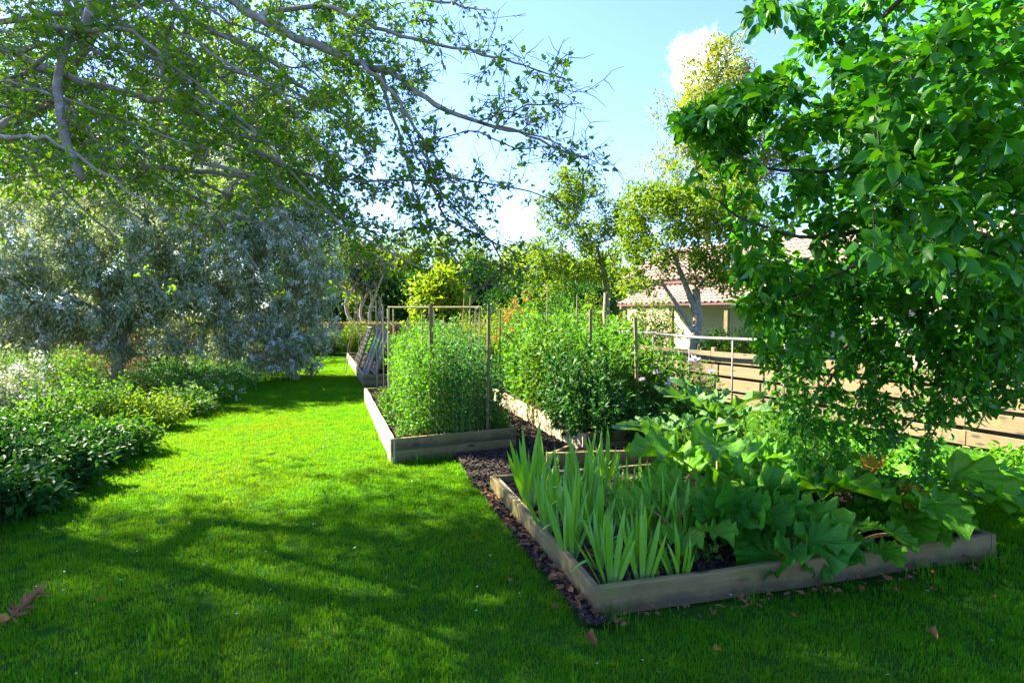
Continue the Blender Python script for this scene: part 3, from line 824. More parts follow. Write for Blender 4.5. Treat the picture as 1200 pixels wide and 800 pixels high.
# ================================================================== the hawthorn over the lawn (trunk just off to the left)
haw = thing('hawthorn_tree', 'spreading hawthorn with crooked lichened branches reaching over the lawn from the left', 'tree', (-6.9, 5.6, 0))
hs = Skel()
tr = smooth_path([(-6.9, 5.6, -.05), (-6.75, 5.6, .8), (-6.8, 5.5, 1.6), (-6.5, 5.45, 2.5), (-6.2, 5.4, 3.4), (-5.9, 5.4, 4.4), (-5.4, 5.6, 5.4), (-5.0, 6.1, 6.6)], 3)
hs.path(tr, -1, np.linspace(.17, .05, len(tr)))
def near_node(p): return hs.nearest(np.asarray(p, float), 0)
limbs = []
def limb(pts, d0, d1, r0, r1, attach=True, name='limb', mat=None):
    q = smooth_path(lim(pts, d0, d1), 4); q[1:-1] += rng.normal(size=(len(q) - 2, 3)) * .008
    i = near_node(q[0]); 
    gap = np.linalg.norm(np.array(hs.pos[i]) - q[0])
    rad = np.linspace(r0, r1, len(q)) * (1 + .08 * rng.normal(size=len(q)))
    if gap > .15:
        m = max(2, int(gap / .2)); f = np.linspace(0, 1, m + 1)[1:-1, None]
        pre = np.array(hs.pos[i]) * (1 - f) + q[0] * f + np.array([0, 0, .12]) * np.sin(f * np.pi) * gap
        q = np.vstack([pre, q]); rad = np.concatenate([np.full(len(pre), r0 * 1.15), rad])
    hs.path(q, i, rad); limbs.append(q); return q
limb([(0, 55), (80, 90), (130, 105), (190, 118), (250, 140), (290, 170), (340, 196)], 5.0, 4.3, .034, .011)
limb([(10, 60), (80, 50), (130, 70), (190, 90), (240, 122), (300, 160)], 4.9, 4.0, .018, .007)
limb([(-40, 165), (0, 160), (60, 182), (130, 192), (250, 203), (300, 216), (330, 250), (380, 300)], 5.4, 4.8, .034, .007)
limb([(-60, 190), (0, 150), (50, 125), (78, 90), (110, 40)], 6.0, 5.5, .075, .03)
limb([(170, -90), (270, 0), (330, 37), (400, 65), (425, 75), (470, 93), (510, 122), (570, 146), (620, 160), (690, 186)], 4.8, 3.9, .042, .005)
limb([(425, 75), (460, 110), (480, 140), (500, 170), (525, 205), (545, 235), (558, 263)], 4.25, 4.1, .016, .004)
limb([(470, 120), (480, 160), (500, 205), (520, 235), (562, 272)], 4.2, 4.1, .012, .0035)
limb([(320, 12), (380, 8), (415, 20), (470, 42), (550, 60), (600, 72), (662, 92)], 4.7, 3.9, .020, .004)
limb([(560, 142), (600, 128), (640, 122), (684, 121)], 4.0, 3.9, .008, .003)
limb([(585, 148), (640, 162), (680, 184), (705, 205)], 3.9, 3.9, .007, .003)
limb([(290, 175), (340, 198), (400, 210), (530, 212), (620, 225), (690, 250)], 4.6, 4.2, .014, .003)
limb([(450, 105), (470, 170), (493, 240), (529, 300), (560, 324), (600, 345)], 4.4, 4.5, .012, .003)
limb([(490, 160), (505, 200), (529, 240), (580, 287), (613, 329)], 4.1, 4.4, .011, .003)
limb([(60, -30), (130, 50), (200, 72), (280, 85), (350, 110), (410, 150), (440, 200)], 5.2, 4.6, .022, .006)
limb([(330, 195), (380, 215), (410, 262), (440, 300), (470, 320)], 4.8, 5.0, .012, .003)
limb([(0, 210), (100, 205), (170, 215), (240, 235), (300, 262)], 5.6, 5.4, .016, .004)
limb([(150, -60), (220, 20), (300, 60), (350, 100), (400, 130), (450, 170)], 5.6, 5.2, .026, .006)
limb([(-30, 30), (40, 20), (120, 10), (200, 0), (280, -20)], 5.6, 5.8, .03, .01)
limb([(200, 30), (260, 70), (330, 110), (370, 165), (420, 200)], 4.3, 4.0, .014, .005)
limb([(0, 95), (60, 110), (140, 140), (210, 165), (280, 190)], 4.4, 4.0, .014, .005)
limb([(-20, 130), (60, 60), (140, 20), (230, -30)], 4.6, 4.4, .02, .01)
limb([(60, 100), (110, 170), (130, 230), (170, 260)], 5.0, 5.2, .014, .005)
limb([(200, -100), (330, -40), (450, -10), (530, 5), (575, 12)], 5.0, 4.4, .02, .004)
for _ in range(26):                                    # thinner crossing boughs in the crown
    x0, y0, dp_ = rng.uniform(-60, 260), rng.uniform(-60, 190), rng.uniform(3.9, 6.2)
    sl, ln = rng.uniform(.15, .75), rng.uniform(120, 260)
    limb([(x0 + ln * f, y0 + ln * f * sl * (.75 + .5 * f) + rng.normal() * 9) for f in (0, .22, .45, .7, 1)], dp_, dp_ - rng.uniform(-.3, .7), rng.uniform(.010, .020), .005)
nl = len(hs.chains)
sky_limbs = [limbs[i] for i in (4, 5, 6, 7, 8, 9, 10, 11, 12, 22)]
T = np.concatenate([
    around(sky_limbs, 230, .28, .3),
    around([limbs[i] for i in (10, 11, 12, 14)], 90, .32, .3),
    around(limbs, 420, .42, .1),
    tips_px(1150, [(0, 0), (400, 0), (440, 120), (380, 240), (250, 245), (0, 225)], 3.9, 8.0),
    tips_px(190, [(370, 0), (500, 0), (520, 60), (490, 150), (400, 200)], 4.2, 6.0),
    tips_px(90, [(370, 200), (470, 190), (520, 280), (480, 300), (390, 300)], 4.4, 5.6),
    tips_px(420, [(-300, -300), (440, -260), (520, -60), (420, -5), (-300, -5)], 4.2, 8.5),
    tips_px(330, [(-420, -60), (0, 0), (0, 220), (-420, 250)], 3.4, 7.5)])
hs.grow(T, .16, .18, .045); hs.radii(.0022, .42, .04)
for c in hs.lines(0)[:1]: wpart('trunk', *tubes([c], 12), M_bark, haw, True)
for c in hs.lines(1)[:nl - 1]: wpart('limb', *tubes([c], 8), M_bark, haw, True)
A_ = np.array(hs.pos); tl = []
for c in hs.chains[nl:]:                                # short spurs along every twig
    for _ in range(3):
        i = c[rng.integers(1, len(c))]; d0 = norm(A_[c[-1]] - A_[c[0]]); dv = norm(d0 + rand_dirs(1)[0] * 1.1) * rng.uniform(.06, .2)
        p0 = A_[i]; tl.append((np.array([p0, p0 + dv * .5 + rng.normal(size=3) * .012, p0 + dv]), np.array([.0028, .0022, .0012])))
wpart('twigs', *tubes(hs.lines(nl) + tl, 4), M_twig, haw, True, kind='stuff')
V, F = tube_capped(smooth_path(lim([(84, 36), (75, 64), (67, 96), (70, 124), (76, 160), (97, 212)], 4.3, 4.0), 4), np.append(np.linspace(.021, .030, 20), .016) * (1 + .06 * rng.normal(size=21)), 10)
wpart('broken_limb', V + rng.normal(size=V.shape) * .003, F, M_bark, haw, True, label='pale snapped-off dead limb hanging down')
pos, D = hs.sites(nl, 17, .03, .85, 7)
px, py, _d = project(pos)
thin = (px > 440) & (rng.random(len(pos)) < np.where(px > 520, .58, .35)); pos, D = pos[~thin], D[~thin]
d, n = orient(D, .7, .7, .1, .9)
foliage(haw, LEAF_H, pos, d, n, rng.uniform(.024, .054, len(pos)), L_haw, 'leaves', 300)

tree('very tall leafy tree added unseen beyond the left edge to shade the near lawn', (-19.5, 11.0, 0), (-19.0, 10.9, 13.5),
     [(-18.8, 10.9, 17.0, 3.4, 2.2, 2.7), (-21.0, 10.6, 17.4, 2.4, 1.6, 2.2), (-16.0, 10.2, 17.2, 2.0, 1.6, 1.7), (-19.8, 9.8, 13.8, 2.2, 1.3, 1.8)], 330, 52, .16, LEAF_S, L_mid, M_bark, .007, 'shade_tree', 'tree', .4, .3)  # unseen tree, crown placed along the sun's path to shade the near lawn
# ================================================================== apple tree, right
app = thing('apple_tree', 'broad-leaved apple tree filling the right side above the beds', 'tree', (4.7, 4.3, 0))
hs = Skel(); limbs = []
tr = smooth_path([(4.7, 4.3, -.05), (4.55, 4.25, .6), (4.4, 4.2, 1.3), (4.1, 4.1, 2.0), (3.7, 4.0, 2.8), (3.4, 3.9, 3.6), (3.2, 3.9, 4.6)], 3)
hs.path(tr, -1, np.linspace(.13, .035, len(tr)))
limb([(1240, 392), (1200, 378), (1130, 372), (1060, 378), (1000, 402), (940, 432)], 4.3, 4.2, .036, .008)
limb([(1230, 350), (1160, 352), (1090, 340), (1010, 350), (950, 330), (880, 300)], 4.0, 3.7, .026, .006)
limb([(1230, 30), (1150, 75), (1110, 90), (1075, 120), (1055, 142), (1010, 182), (960, 200), (880, 190), (810, 150)], 3.6, 3.3, .026, .005)
limb([(1240, 60), (1200, 112), (1150, 145), (1118, 172), (1090, 205)], 3.4, 3.0, .016, .006)
limb([(1130, 250), (1080, 200), (1062, 160), (1070, 100), (1040, 40), (1000, -30)], 3.9, 3.6, .026, .012)
limb([(1062, 152), (1030, 130), (1010, 110), (1000, 80), (975, 40), (930, 5)], 3.6, 3.5, .02, .005)
limb([(1215, 300), (1130, 270), (1050, 262), (960, 280), (880, 260), (830, 230)], 3.5, 3.3, .02, .005)
limb([(1170, 375), (1130, 420), (1090, 470), (1040, 520), (1000, 560)], 4.4, 4.3, .014, .004)
limb([(1240, 380), (1190, 430), (1160, 445), (1130, 470)], 4.4, 4.2, .014, .005)
limb([(1120, -40), (1040, -20), (960, -10), (905, 2)], 3.2, 3.1, .016, .004)
limb([(1200, 200), (1150, 215), (1110, 250), (1050, 300), (990, 330), (930, 350)], 3.1, 3.2, .013, .004)
limb([(1010, 402), (970, 450), (940, 500), (960, 560)], 4.3, 4.4, .008, .004)
nl = len(hs.chains)
T = np.concatenate([
    tips_px(400, [(935, 0), (945, 50), (905, 92), (840, 122), (798, 150), (815, 200), (850, 250), (860, 300), (900, 330), (930, 350), (1215, 350), (1215, 0)], 2.9, 4.6),
    tips_px(110, [(1000, 0), (1215, 0), (1215, 330), (1020, 320)], 2.0, 2.9),
    tips_px(250, [(860, 300), (1215, 340), (1215, 400), (1080, 420), (980, 420), (900, 420), (870, 360)], 3.4, 4.6),
    tips_px(300, [(890, 390), (1060, 400), (1170, 400), (1110, 480), (1080, 585), (950, 590), (905, 480)], 3.8, 4.6),
    tips_px(120, [(1090, 400), (1215, 400), (1215, 470), (1130, 490)], 3.4, 4.4),
    tips_px(44, [(788, 128), (860, 112), (905, 85), (925, 60), (900, 120), (820, 170)], 3.2, 3.9),
    tips_px(10, [(805, 20), (880, -20), (925, -20), (905, 30)], 2.9, 3.1)[:3] * 1.0,
    tips_px(40, [(700, -120), (900, -60), (1215, -200), (1215, -5), (900, -5)], 2.6, 4.5)[:34],
    tips_px(60, [(1215, 0), (1500, -100), (1500, 420), (1215, 400)], 2.4, 5)])
hs.grow(T, .16, .2, .05); hs.radii(.002, .46, .03)
for c in hs.lines(0)[:1]: wpart('trunk', *tubes([c], 12), M_bark_dk, app, True)
for c in hs.lines(1)[:nl - 1]: wpart('limb', *tubes([c], 8), M_bark_dk, app, True)
wpart('twigs', *tubes(hs.lines(nl), 4), M_bark_dk, app, True, kind='stuff')
pos, D = hs.sites(nl, 20, .032, .75, 5)
d, n = orient(D, .75, .6, .25, .8)
pxx, pyy, dep = project(pos)
sz = rng.uniform(.042, .10, len(pos)) * np.where(pyy > 400, .72, 1.0)
keep = rng.random(len(pos)) < np.where(pyy > 400, .8, 1)
foliage(app, LEAF_A, pos[keep], d[keep], n[keep], sz[keep], L_apple, 'leaves', 300, smooth=True)
M_applefruit = plainmat('green_apple', (.16, .30, .04), (.30, .36, .07), 18, .35, 0)
def ball(c, r, squash=.9, seg=10, ring=7, top=.25):
    V, F = [], []
    for i in range(ring + 1):
        th = math.pi * i / ring
        for j in range(seg):
            a = 2 * math.pi * j / seg; rr = r * math.sin(th)
            V.append((c[0] + rr * math.cos(a), c[1] + rr * math.sin(a), c[2] + r * squash * math.cos(th) - (top * r * math.exp(-(th / .45) ** 2))))
    for i in range(ring):
        for j in range(seg): F.append((i * seg + j, (i + 1) * seg + j, (i + 1) * seg + (j + 1) % seg, i * seg + (j + 1) % seg))
    return V, F
for (px, py, dd) in ((955, 556, 4.0), (1097, 545, 4.1), (1084, 590, 4.0), (1010, 470, 4.2), (940, 480, 4.1), (1060, 330, 3.3), (905, 268, 3.3)):
    c = P(px, py, dd); a = wpart('apple', *ball(c, .026), M_applefruit, app, True)
    a_ = wpart('fruit_stalk', *tubes([(np.array([c + [0, 0, .015], c + [.004, 0, .05]]), .0018)], 4), M_bark_dk, a)

# ================================================================== silvery arching shrub, left
E = lambda px, py, d, rx, ry, rz: tuple(P(px, py, d)) + (rx, ry, rz)
sil_ells = [E(205, 235, 13.6, 1.7, 1.2, 1.1), E(300, 222, 14.6, 1.5, 1.1, 1.0), E(90, 262, 12.2, 1.6, 1.2, 1.0), E(5, 285, 11, 1.4, 1.1, 1.0), E(335, 325, 14.3, 1.25, 1.1, 2.0), E(345, 390, 14.2, .9, .9, 1.0), E(60, 385, 11.2, 1.3, .8, .5), E(150, 392, 12.4, 1.3, .8, .5), E(235, 400, 13.3, 1.2, .8, .5), E(318, 250, 14.6, 1.3, 1.1, 1.3), E(240, 290, 13.6, 1.6, 1.2, 1.2), E(160, 300, 12.6, 1.5, 1.2, 1.2), E(365, 300, 14.3, .7, .8, 1.5), E(330, 415, 14.0, .9, .8, .6), E(70, 340, 11.5, 1.5, 1.1, 1.0),
            E(0, 350, 10.6, 1.3, 1.0, .9), E(300, 390, 14.3, 1.1, 1.0, .8), E(140, 355, 12.2, 1.6, 1.0, .6), E(225, 350, 13.3, 1.1, .9, .7)]
sil, ss = tree('silver-grey arching shrub with pale flower sprays drooping to the lawn edge', (-8.7, 12.4, 0), (-8.4, 12.4, 1.6), sil_ells, 1650, 64, .105, LEAF_B, L_silver, M_bark, .0035, 'silver_shrub', 'shrub', .13, .10, .5, .12, .55,
               fork=[(3, P(110, 320, 11.8), .06), (4, P(230, 305, 13.4), .06), (5, P(20, 320, 10.8), .05), (5, P(290, 290, 14.2), .05), (4, P(140, 395, 12.6), .05)], droop=.35, wig=.09, sag=.15)
Tp = np.array([ss.pos[c[-1]] for c in ss.chains[6:]]); tx, ty, _ = project(Tp); kk = rng.random(len(Tp)) < np.where(tx > 230, .9, .5); Tp = Tp[kk]  # more pale sprays on the right put its sunlit edge into the colour
np_ = 54
fp = np.repeat(Tp, np_, 0); tt = rng.random(len(fp))[:, None]; dr = np.repeat(norm(rng.normal(size=(len(Tp), 3)) * .6 + np.array([.3, -.5, .35])), np_, 0)
fp = fp + dr * tt * .26 + rng.normal(size=fp.shape) * .05 * (1.15 - tt)
d, n = rand_dirs(len(fp)), rand_dirs(len(fp))
foliage(sil, LEAF_S, fp, d, n, rng.uniform(.03, .065, len(fp)), L_panicle, 'flower_sprays')

# ================================================================== trees further back
tree('tall pale-trunked conifer with thin dark foliage behind the silver shrub', (-10.6, 17.2, 0), (-10.2, 17.0, 9.5), [E(190, 150, 17, 3.6, 2.5, 2.2), E(90, 90, 17, 3.5, 2.5, 2.5), E(280, 90, 17, 3, 2.5, 2.5), E(180, 60, 17, 2, 2, 2)],
     170, 70, .2, LEAF_N, L_conifer, M_bark_pale, .006, 'conifer_tree', 'tree', .22, .16, .5, .2, .3, wig=.05, droop=.4)
tree('sunlit yellow-green tree glowing behind the silver shrub', (-18, 23.5, 0), (-17.6, 23.4, 2.4), [E(110, 285, 23, 4.2, 2, 1.7), E(40, 300, 22, 3, 2, 1.6), E(220, 300, 24, 2.6, 2, 1.7)], 190, 60, .16, LEAF_S, L_yel, M_bark, .008, 'broadleaf_tree', 'tree', .2, .25)
tree('tall leafy tree standing in the far left corner behind the canopy', (-30, 33, 0), (-30, 33, 6), [E(20, 170, 33, 8, 4, 5), E(-60, 100, 33, 7, 4, 6)], 220, 60, .3, LEAF_S, L_mid, M_bark, .012, 'broadleaf_tree', 'tree', .3, .45)
tree('sunlit leafy tree filling the gap above the silver shrub', (-14.5, 31.5, 0), (-14.4, 31.5, 6), [E(320, 190, 31, 3.6, 2.5, 3.8), E(250, 120, 31, 4.3, 2.5, 4.2), E(350, 262, 31.5, 2.3, 2, 2.3)], 330, 75, .26, LEAF_S, L_yel, M_bark, .01, 'broadleaf_tree', 'tree', .25, .3)
tree('mid-green tree left of the conifer trunk beyond the border', (-23.5, 35, 0), (-23.5, 35, 6), [E(150, 190, 35, 4.7, 3.3, 4.0), E(60, 220, 34, 4, 3.3, 3.3), E(200, 270, 35, 3.4, 2.7, 2.2)], 320, 75, .29, LEAF_S, L_mid, M_bark, .012, 'broadleaf_tree', 'tree', .25, .3)
tree('low yellow-green thicket tree at the back of the border', (-13, 19, 0), (-13, 19, 1.4), [E(120, 330, 19, 3, 1.5, 1.6), E(220, 340, 19.5, 2.5, 1.5, 1.5), E(300, 370, 20, 2, 1.5, 1.2), E(30, 340, 18.5, 2.5, 1.5, 1.5)], 240, 60, .13, LEAF_S, L_yel, M_bark, .006, 'thicket_tree', 'tree', .12, .2)
# slim garden trees beyond the bean bed
t1 = tree('slim airy tree with a straight grey trunk left of the cottage', (2.95, 16.2, 0), (2.55, 16.0, 3.2), [E(690, 262, 15.8, 1.35, 1.2, 1.25), E(640, 300, 15.6, .8, .8, .8), E(655, 240, 16, .8, .8, .8), E(735, 250, 16.2, 1.0, .8, 1.0), E(690, 315, 15.5, .9, .9, .6), E(645, 335, 15.4, .8, .7, .4), E(740, 330, 15.8, .6, .6, .4), E(670, 215, 16, .8, .8, .6)],
          300, 42, .095, LEAF_M, L_yel, M_bark, .004, 'fruit_tree', 'tree', .11, .09, .5, .3, .2, lean=.12, wig=.1,
          fork=[(4, P(700, 290, 15.8), .06), (5, P(735, 280, 16), .05)])
t2 = tree('forked fruit tree with a leaning pale trunk in front of the cottage porch', (4.25, 13.6, 0), (4.35, 13.5, 2.2), [E(745, 335, 13.6, .6, .6, .35), E(860, 330, 12.9, .5, .6, .35), E(800, 265, 13.4, 1.05, 1, 1.1), E(765, 225, 13.6, .8, .8, .6), E(850, 285, 13.0, .9, .9, .9), E(885, 250, 13.2, .8, .8, .8), E(750, 265, 13.8, .7, .7, .6), E(815, 310, 13.0, .7, .7, .5), E(790, 230, 13.4, .9, .9, .7), E(765, 310, 13.2, .7, .7, .6), E(735, 290, 13.8, .6, .6, .6), E(850, 240, 13.4, .9, .9, .7)],
          360, 42, .095, LEAF_M, L_yel, M_bark, .004, 'fruit_tree', 'tree', .14, .09, .5, .3, .2, lean=.1, wig=.1,
          fork=[(4, P(790, 300, 13.4), .07), (3, P(775, 330, 13.2), .05)])
tree('tall yellowish tree with overlit leaves rising behind the cottage roof', (10.5, 31, 0), (10.6, 31, 7), [E(835, 130, 30.5, 2.9, 2.5, 3.2), E(825, 220, 30, 3.2, 2.5, 3.0), E(870, 180, 30, 3, 2.5, 3), E(850, 75, 30.5, 1.7, 1.5, 1.6)],
     420, 70, .2, LEAF_S, L_overlit, M_bark, .009, 'broadleaf_tree', 'tree', .25, .28, .5, .3, .3)
tree('yellowish leafy tree behind the roof at the right', (24, 27, 0), (24, 27, 5), [E(1050, 140, 27, 4, 3, 4), E(1150, 180, 27, 4, 3, 4), E(980, 190, 28, 3, 3, 3)], 240, 46, .22, LEAF_S, L_yel, M_bark, .01, 'broadleaf_tree', 'tree', .25, .35)
# the wood beyond the field
wood = [
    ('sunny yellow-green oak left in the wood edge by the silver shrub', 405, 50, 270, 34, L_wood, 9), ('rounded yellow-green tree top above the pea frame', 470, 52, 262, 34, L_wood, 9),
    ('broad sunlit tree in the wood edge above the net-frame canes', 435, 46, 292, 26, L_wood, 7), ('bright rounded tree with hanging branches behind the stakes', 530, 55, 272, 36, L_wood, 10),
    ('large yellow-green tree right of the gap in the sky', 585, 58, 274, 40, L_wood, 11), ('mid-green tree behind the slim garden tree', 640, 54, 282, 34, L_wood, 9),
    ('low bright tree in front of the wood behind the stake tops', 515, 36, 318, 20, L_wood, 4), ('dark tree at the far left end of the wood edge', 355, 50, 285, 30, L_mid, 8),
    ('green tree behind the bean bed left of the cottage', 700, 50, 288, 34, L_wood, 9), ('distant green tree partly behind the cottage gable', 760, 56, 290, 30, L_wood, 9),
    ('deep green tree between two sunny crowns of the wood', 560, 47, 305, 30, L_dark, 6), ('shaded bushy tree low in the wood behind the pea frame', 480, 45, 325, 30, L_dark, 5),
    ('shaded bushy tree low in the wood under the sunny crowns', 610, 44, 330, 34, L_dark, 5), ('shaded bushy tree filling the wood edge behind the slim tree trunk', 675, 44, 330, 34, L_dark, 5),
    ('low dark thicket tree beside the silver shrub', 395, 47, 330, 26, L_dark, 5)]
for (lab, px, dp, top, hw, lm, nth) in wood:
    zc = lambda y: CAM_H + (368 - y) / FPX * dp
    zt = zc(top); x0 = (px - 600) / FPX * dp; rx = hw / FPX * dp
    ell = [(x0, dp, zt * .72, rx, rx, zt * .26), (x0 - rx * .45, dp - .6, zt * .52, rx * .75, rx * .8, zt * .25), (x0 + rx * .5, dp - .3, zt * .5, rx * .75, rx * .8, zt * .27), (x0, dp - rx * .5, zt * .3, rx * .9, rx * .5, zt * .22)]
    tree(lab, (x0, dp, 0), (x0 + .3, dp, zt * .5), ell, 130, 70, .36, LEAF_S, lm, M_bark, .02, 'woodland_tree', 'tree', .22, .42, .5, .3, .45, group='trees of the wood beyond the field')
for (lab, px, dp, topy) in (('bare pale forked pine stem at the dark edge of the wood', 415, 40, 300), ('thin leaning pale stem in the dark wood edge', 431, 41, 310), ('twin pale pine stems left of the pea frame', 441, 40, 300)):
    zt = CAM_H + (368 - topy) / FPX * dp; x0 = (px - 600) / FPX * dp
    tree(lab, (x0, dp, 0), (x0 - .5, dp, zt * .6), [(x0, dp, zt * .95, 1.6, 1.2, zt * .3), (x0 - .8, dp, zt * .8, 1.2, 1, zt * .25)], 60, 50, .24, LEAF_N, L_conifer, M_bark_pale, .03, 'pine_tree', 'tree', .13, .3, .5, .3, .3, lean=.3,
         fork=[(4, (x0 + .7, dp, zt * .85), .08)], group='trees of the wood beyond the field')
# ================================================================== plants in the beds and borders
def bush(name, label, cat, c, rx, ry, h, nst, per, size, tmpl, lmat, group=None, stem=None, z=0.0, dome=.55, stem_r=.004, frac=.85, up=.7, jit=.6, droop=.15, spread=.02, base=.45, n_leaf=0, smooth=False, flower=None, hj=.72):
    c = np.array([c[0], c[1], z], float)
    t = thing(name, label, cat, c, group)
    a = rng.random(nst) * 6.283; r = np.sqrt(rng.random(nst))
    tips = c + np.column_stack([rx * r * np.cos(a), ry * r * np.sin(a), h * (1 - (1 - dome) * r ** 2.2) * rng.uniform(hj, 1.06 + (.72 - hj) * .5, nst)])
    bases = c + np.column_stack([rx * base * r * np.cos(a), ry * base * r * np.sin(a), np.full(nst, -.02)])
    f = np.linspace(0, 1, 6)[None, :, None]
    bow = (tips - bases) * np.array([1, 1, 0])
    pts = bases[:, None] + (tips - bases)[:, None] * f + bow[:, None] * (f * f - f) * .5 + rng.normal(size=(nst, 6, 3)) * .012 * np.minimum(f * 2, 1)
    wpart('stem', *tubes([(p, np.linspace(stem_r, stem_r * .4, 6)) for p in pts], 4), stem or M_stem, t, True, kind='stuff')
    tt = (1 - frac) + frac * rng.random((nst, per)) ** .85; ff = tt * 5; i = np.minimum(ff.astype(int), 4); w = (ff - i)[..., None]
    rows = np.arange(nst)[:, None]
    pos = pts[rows, i] * (1 - w) + pts[rows, i + 1] * w + rng.normal(size=(nst, per, 3)) * spread
    D = np.repeat((pts[:, -1] - pts[:, 0])[:, None], per, 1)
    out_ = norm(pos - c - [0, 0, h * .3])
    pos, D, out_ = pos.reshape(-1, 3), norm(D.reshape(-1, 3)), out_.reshape(-1, 3)
    d = norm(D * .3 + out_ * .45 + rand_dirs(len(pos)) * .75 + np.array([0, 0, -droop])); n = np.array([0, 0, up]) + out_ * .25 + rand_dirs(len(pos)) * jit
    m = pos[:, 2] > z + .01
    foliage(t, tmpl, pos[m], d[m], n[m], size * rng.uniform(.6, 1.25, m.sum()), lmat, 'foliage', n_leaf, smooth=smooth)
    if flower:
        fn_, fs, fm, nm, blob_ = flower
        k = rng.integers(0, nst, fn_)
        fp = np.repeat(pts[k, -1], blob_, 0); q = rng.normal(size=fp.shape) * fs * .7
        foliage(t, LEAF_S, fp + q, rand_dirs(len(fp)), norm(q) + rand_dirs(len(fp)) * .5 + np.array([0, 0, .4]), rng.uniform(.7, 1.2, len(fp)) * fs, fm, nm)
    return t
M_white = leafmat('white_petal', [(.62, .60, .55), (.75, .73, .70)], .3, (1, 1, 1), .7, .1)
M_cream = leafmat('cream_petal', [(.55, .55, .36), (.66, .66, .50)], .3, (1, 1, .8), .7, .1)
M_pink = leafmat('pink_petal', [(.62, .50, .58), (.72, .64, .70)], .3, (1, .9, 1), .7, .1)
M_orange = leafmat('rusty_seedhead', [(.45, .22, .06), (.55, .30, .09), (.36, .26, .07)], .35, (1.1, 1, .6), .8, .1)
M_red = leafmat('red_petal', [(.55, .045, .05), (.65, .10, .08)], .3, (1.2, .7, .7), .6, .2)
M_straw = leafmat('straw', [(.30, .27, .08), (.38, .27, .12), (.20, .25, .05)], .3, (1.1, 1, .6), .8, .1)
M_dead = leafmat('withered_leaf', [(.36, .20, .035), (.42, .27, .03)], .35, (1.2, 1, .4), .7, .2)
M_brown = leafmat('brown_leaf', [(.20, .09, .03), (.28, .14, .05)], .2, (1.2, 1, .6), .8, .15)
M_rust = leafmat('rusty_fern', [(.22, .11, .04), (.12, .10, .03), (.26, .16, .06)], .3, (1.2, 1, .5), .8, .1)
L_iris = None
def irismat():
    m, N, L, o = newmat('iris_blade')
    tcn = N.new('ShaderNodeTexCoord'); sp = N.new('ShaderNodeSeparateXYZ'); L.new(tcn.outputs['Object'], sp.inputs[0])
    oi = N.new('ShaderNodeObjectInfo')
    g = mixrgb(N, L, oi.outputs['Random'], (.10, .32, .008), (.17, .40, .012))
    c = ramp(N, L, sp.outputs['Y'], [(0, (.28, .33, .16)), (.14, (.13, .24, .07)), (.4, (1, 1, 1)), (.92, (1, 1, 1)), (1, (1.0, .8, .5))])
    base = ramp(N, L, sp.outputs['Y'], [(0, (1, 1, 1)), (.32, (0, 0, 0))])
    tipc = ramp(N, L, sp.outputs['Y'], [(.93, (0, 0, 0)), (1, (1, 1, 1))])
    c = mixrgb(N, L, base, g, (.20, .33, .10)); c = mixrgb(N, L, tipc, c, (.30, .24, .07))
    mp = N.new('ShaderNodeMapping'); mp.inputs['Scale'].default_value = (220, 3, 3); L.new(tcn.outputs['Object'], mp.inputs['Vector'])
    st = noise(N, L, mp.outputs[0], 1, 3)
    c = mixrgb(N, L, math_(N, L, 'MULTIPLY', st, .5), c, mixrgb(N, L, 1, c, (.6, .7, .6), 'MULTIPLY'))
    p = N.new('ShaderNodeBsdfPrincipled'); L.new(c, p.inputs['Base Color']); p.inputs['Roughness'].default_value = .45
    t = N.new('ShaderNodeBsdfTranslucent'); L.new(mixrgb(N, L, 1, c, (1.4, 1.3, .4), 'MULTIPLY'), t.inputs['Color'])
    ms = N.new('ShaderNodeMixShader'); ms.inputs[0].default_value = .35
    L.new(p.outputs[0], ms.inputs[1]); L.new(t.outputs[0], ms.inputs[2]); L.new(ms.outputs[0], o.inputs['Surface']); return m
M_iris = irismat()
def blade_mesh(bend, twist, kink=None, w=.075):
    V, F = [], []; k = 9
    y, z, a = 0., 0., 0.
    for i in range(k + 1):
        t = i / k
        wd = w * (.75 + .5 * math.sin(min(t * 1.5, 1) * math.pi * .55)) * (1 - t ** 4) / 1.15
        tw = twist * t; cx, cz = math.cos(tw), math.sin(tw)
        V += [(-wd / 2 * cx, y, z - wd / 2 * cz), (0, y, z + .006), (wd / 2 * cx, y, z + wd / 2 * cz)]
        a += bend * t * 2 / k
        if kink and abs(t - kink) < .5 / k: a += 1.25
        if kink and t > kink: a += .22
        y += math.cos(a) / k; z -= math.sin(a) / k
    for i in range(k):
        o = i * 3; F += [(o, o + 1, o + 4, o + 3), (o + 1, o + 2, o + 5, o + 4)]
    me = mk('blade', V, F, True); me.materials.append(M_iris); return me
BL = [blade_mesh(.1, .1), blade_mesh(.25, -.3), blade_mesh(.45, .2), blade_mesh(.05, .4), blade_mesh(.7, -.2), blade_mesh(.2, .15, .62), blade_mesh(.3, .5), blade_mesh(.12, -.15)]
BN = [blade_mesh(b_, t_, None, .05) for b_, t_ in ((.15, .2), (.5, -.3), (.9, .4), (.3, .6), (.65, -.5), (1.3, .2))]
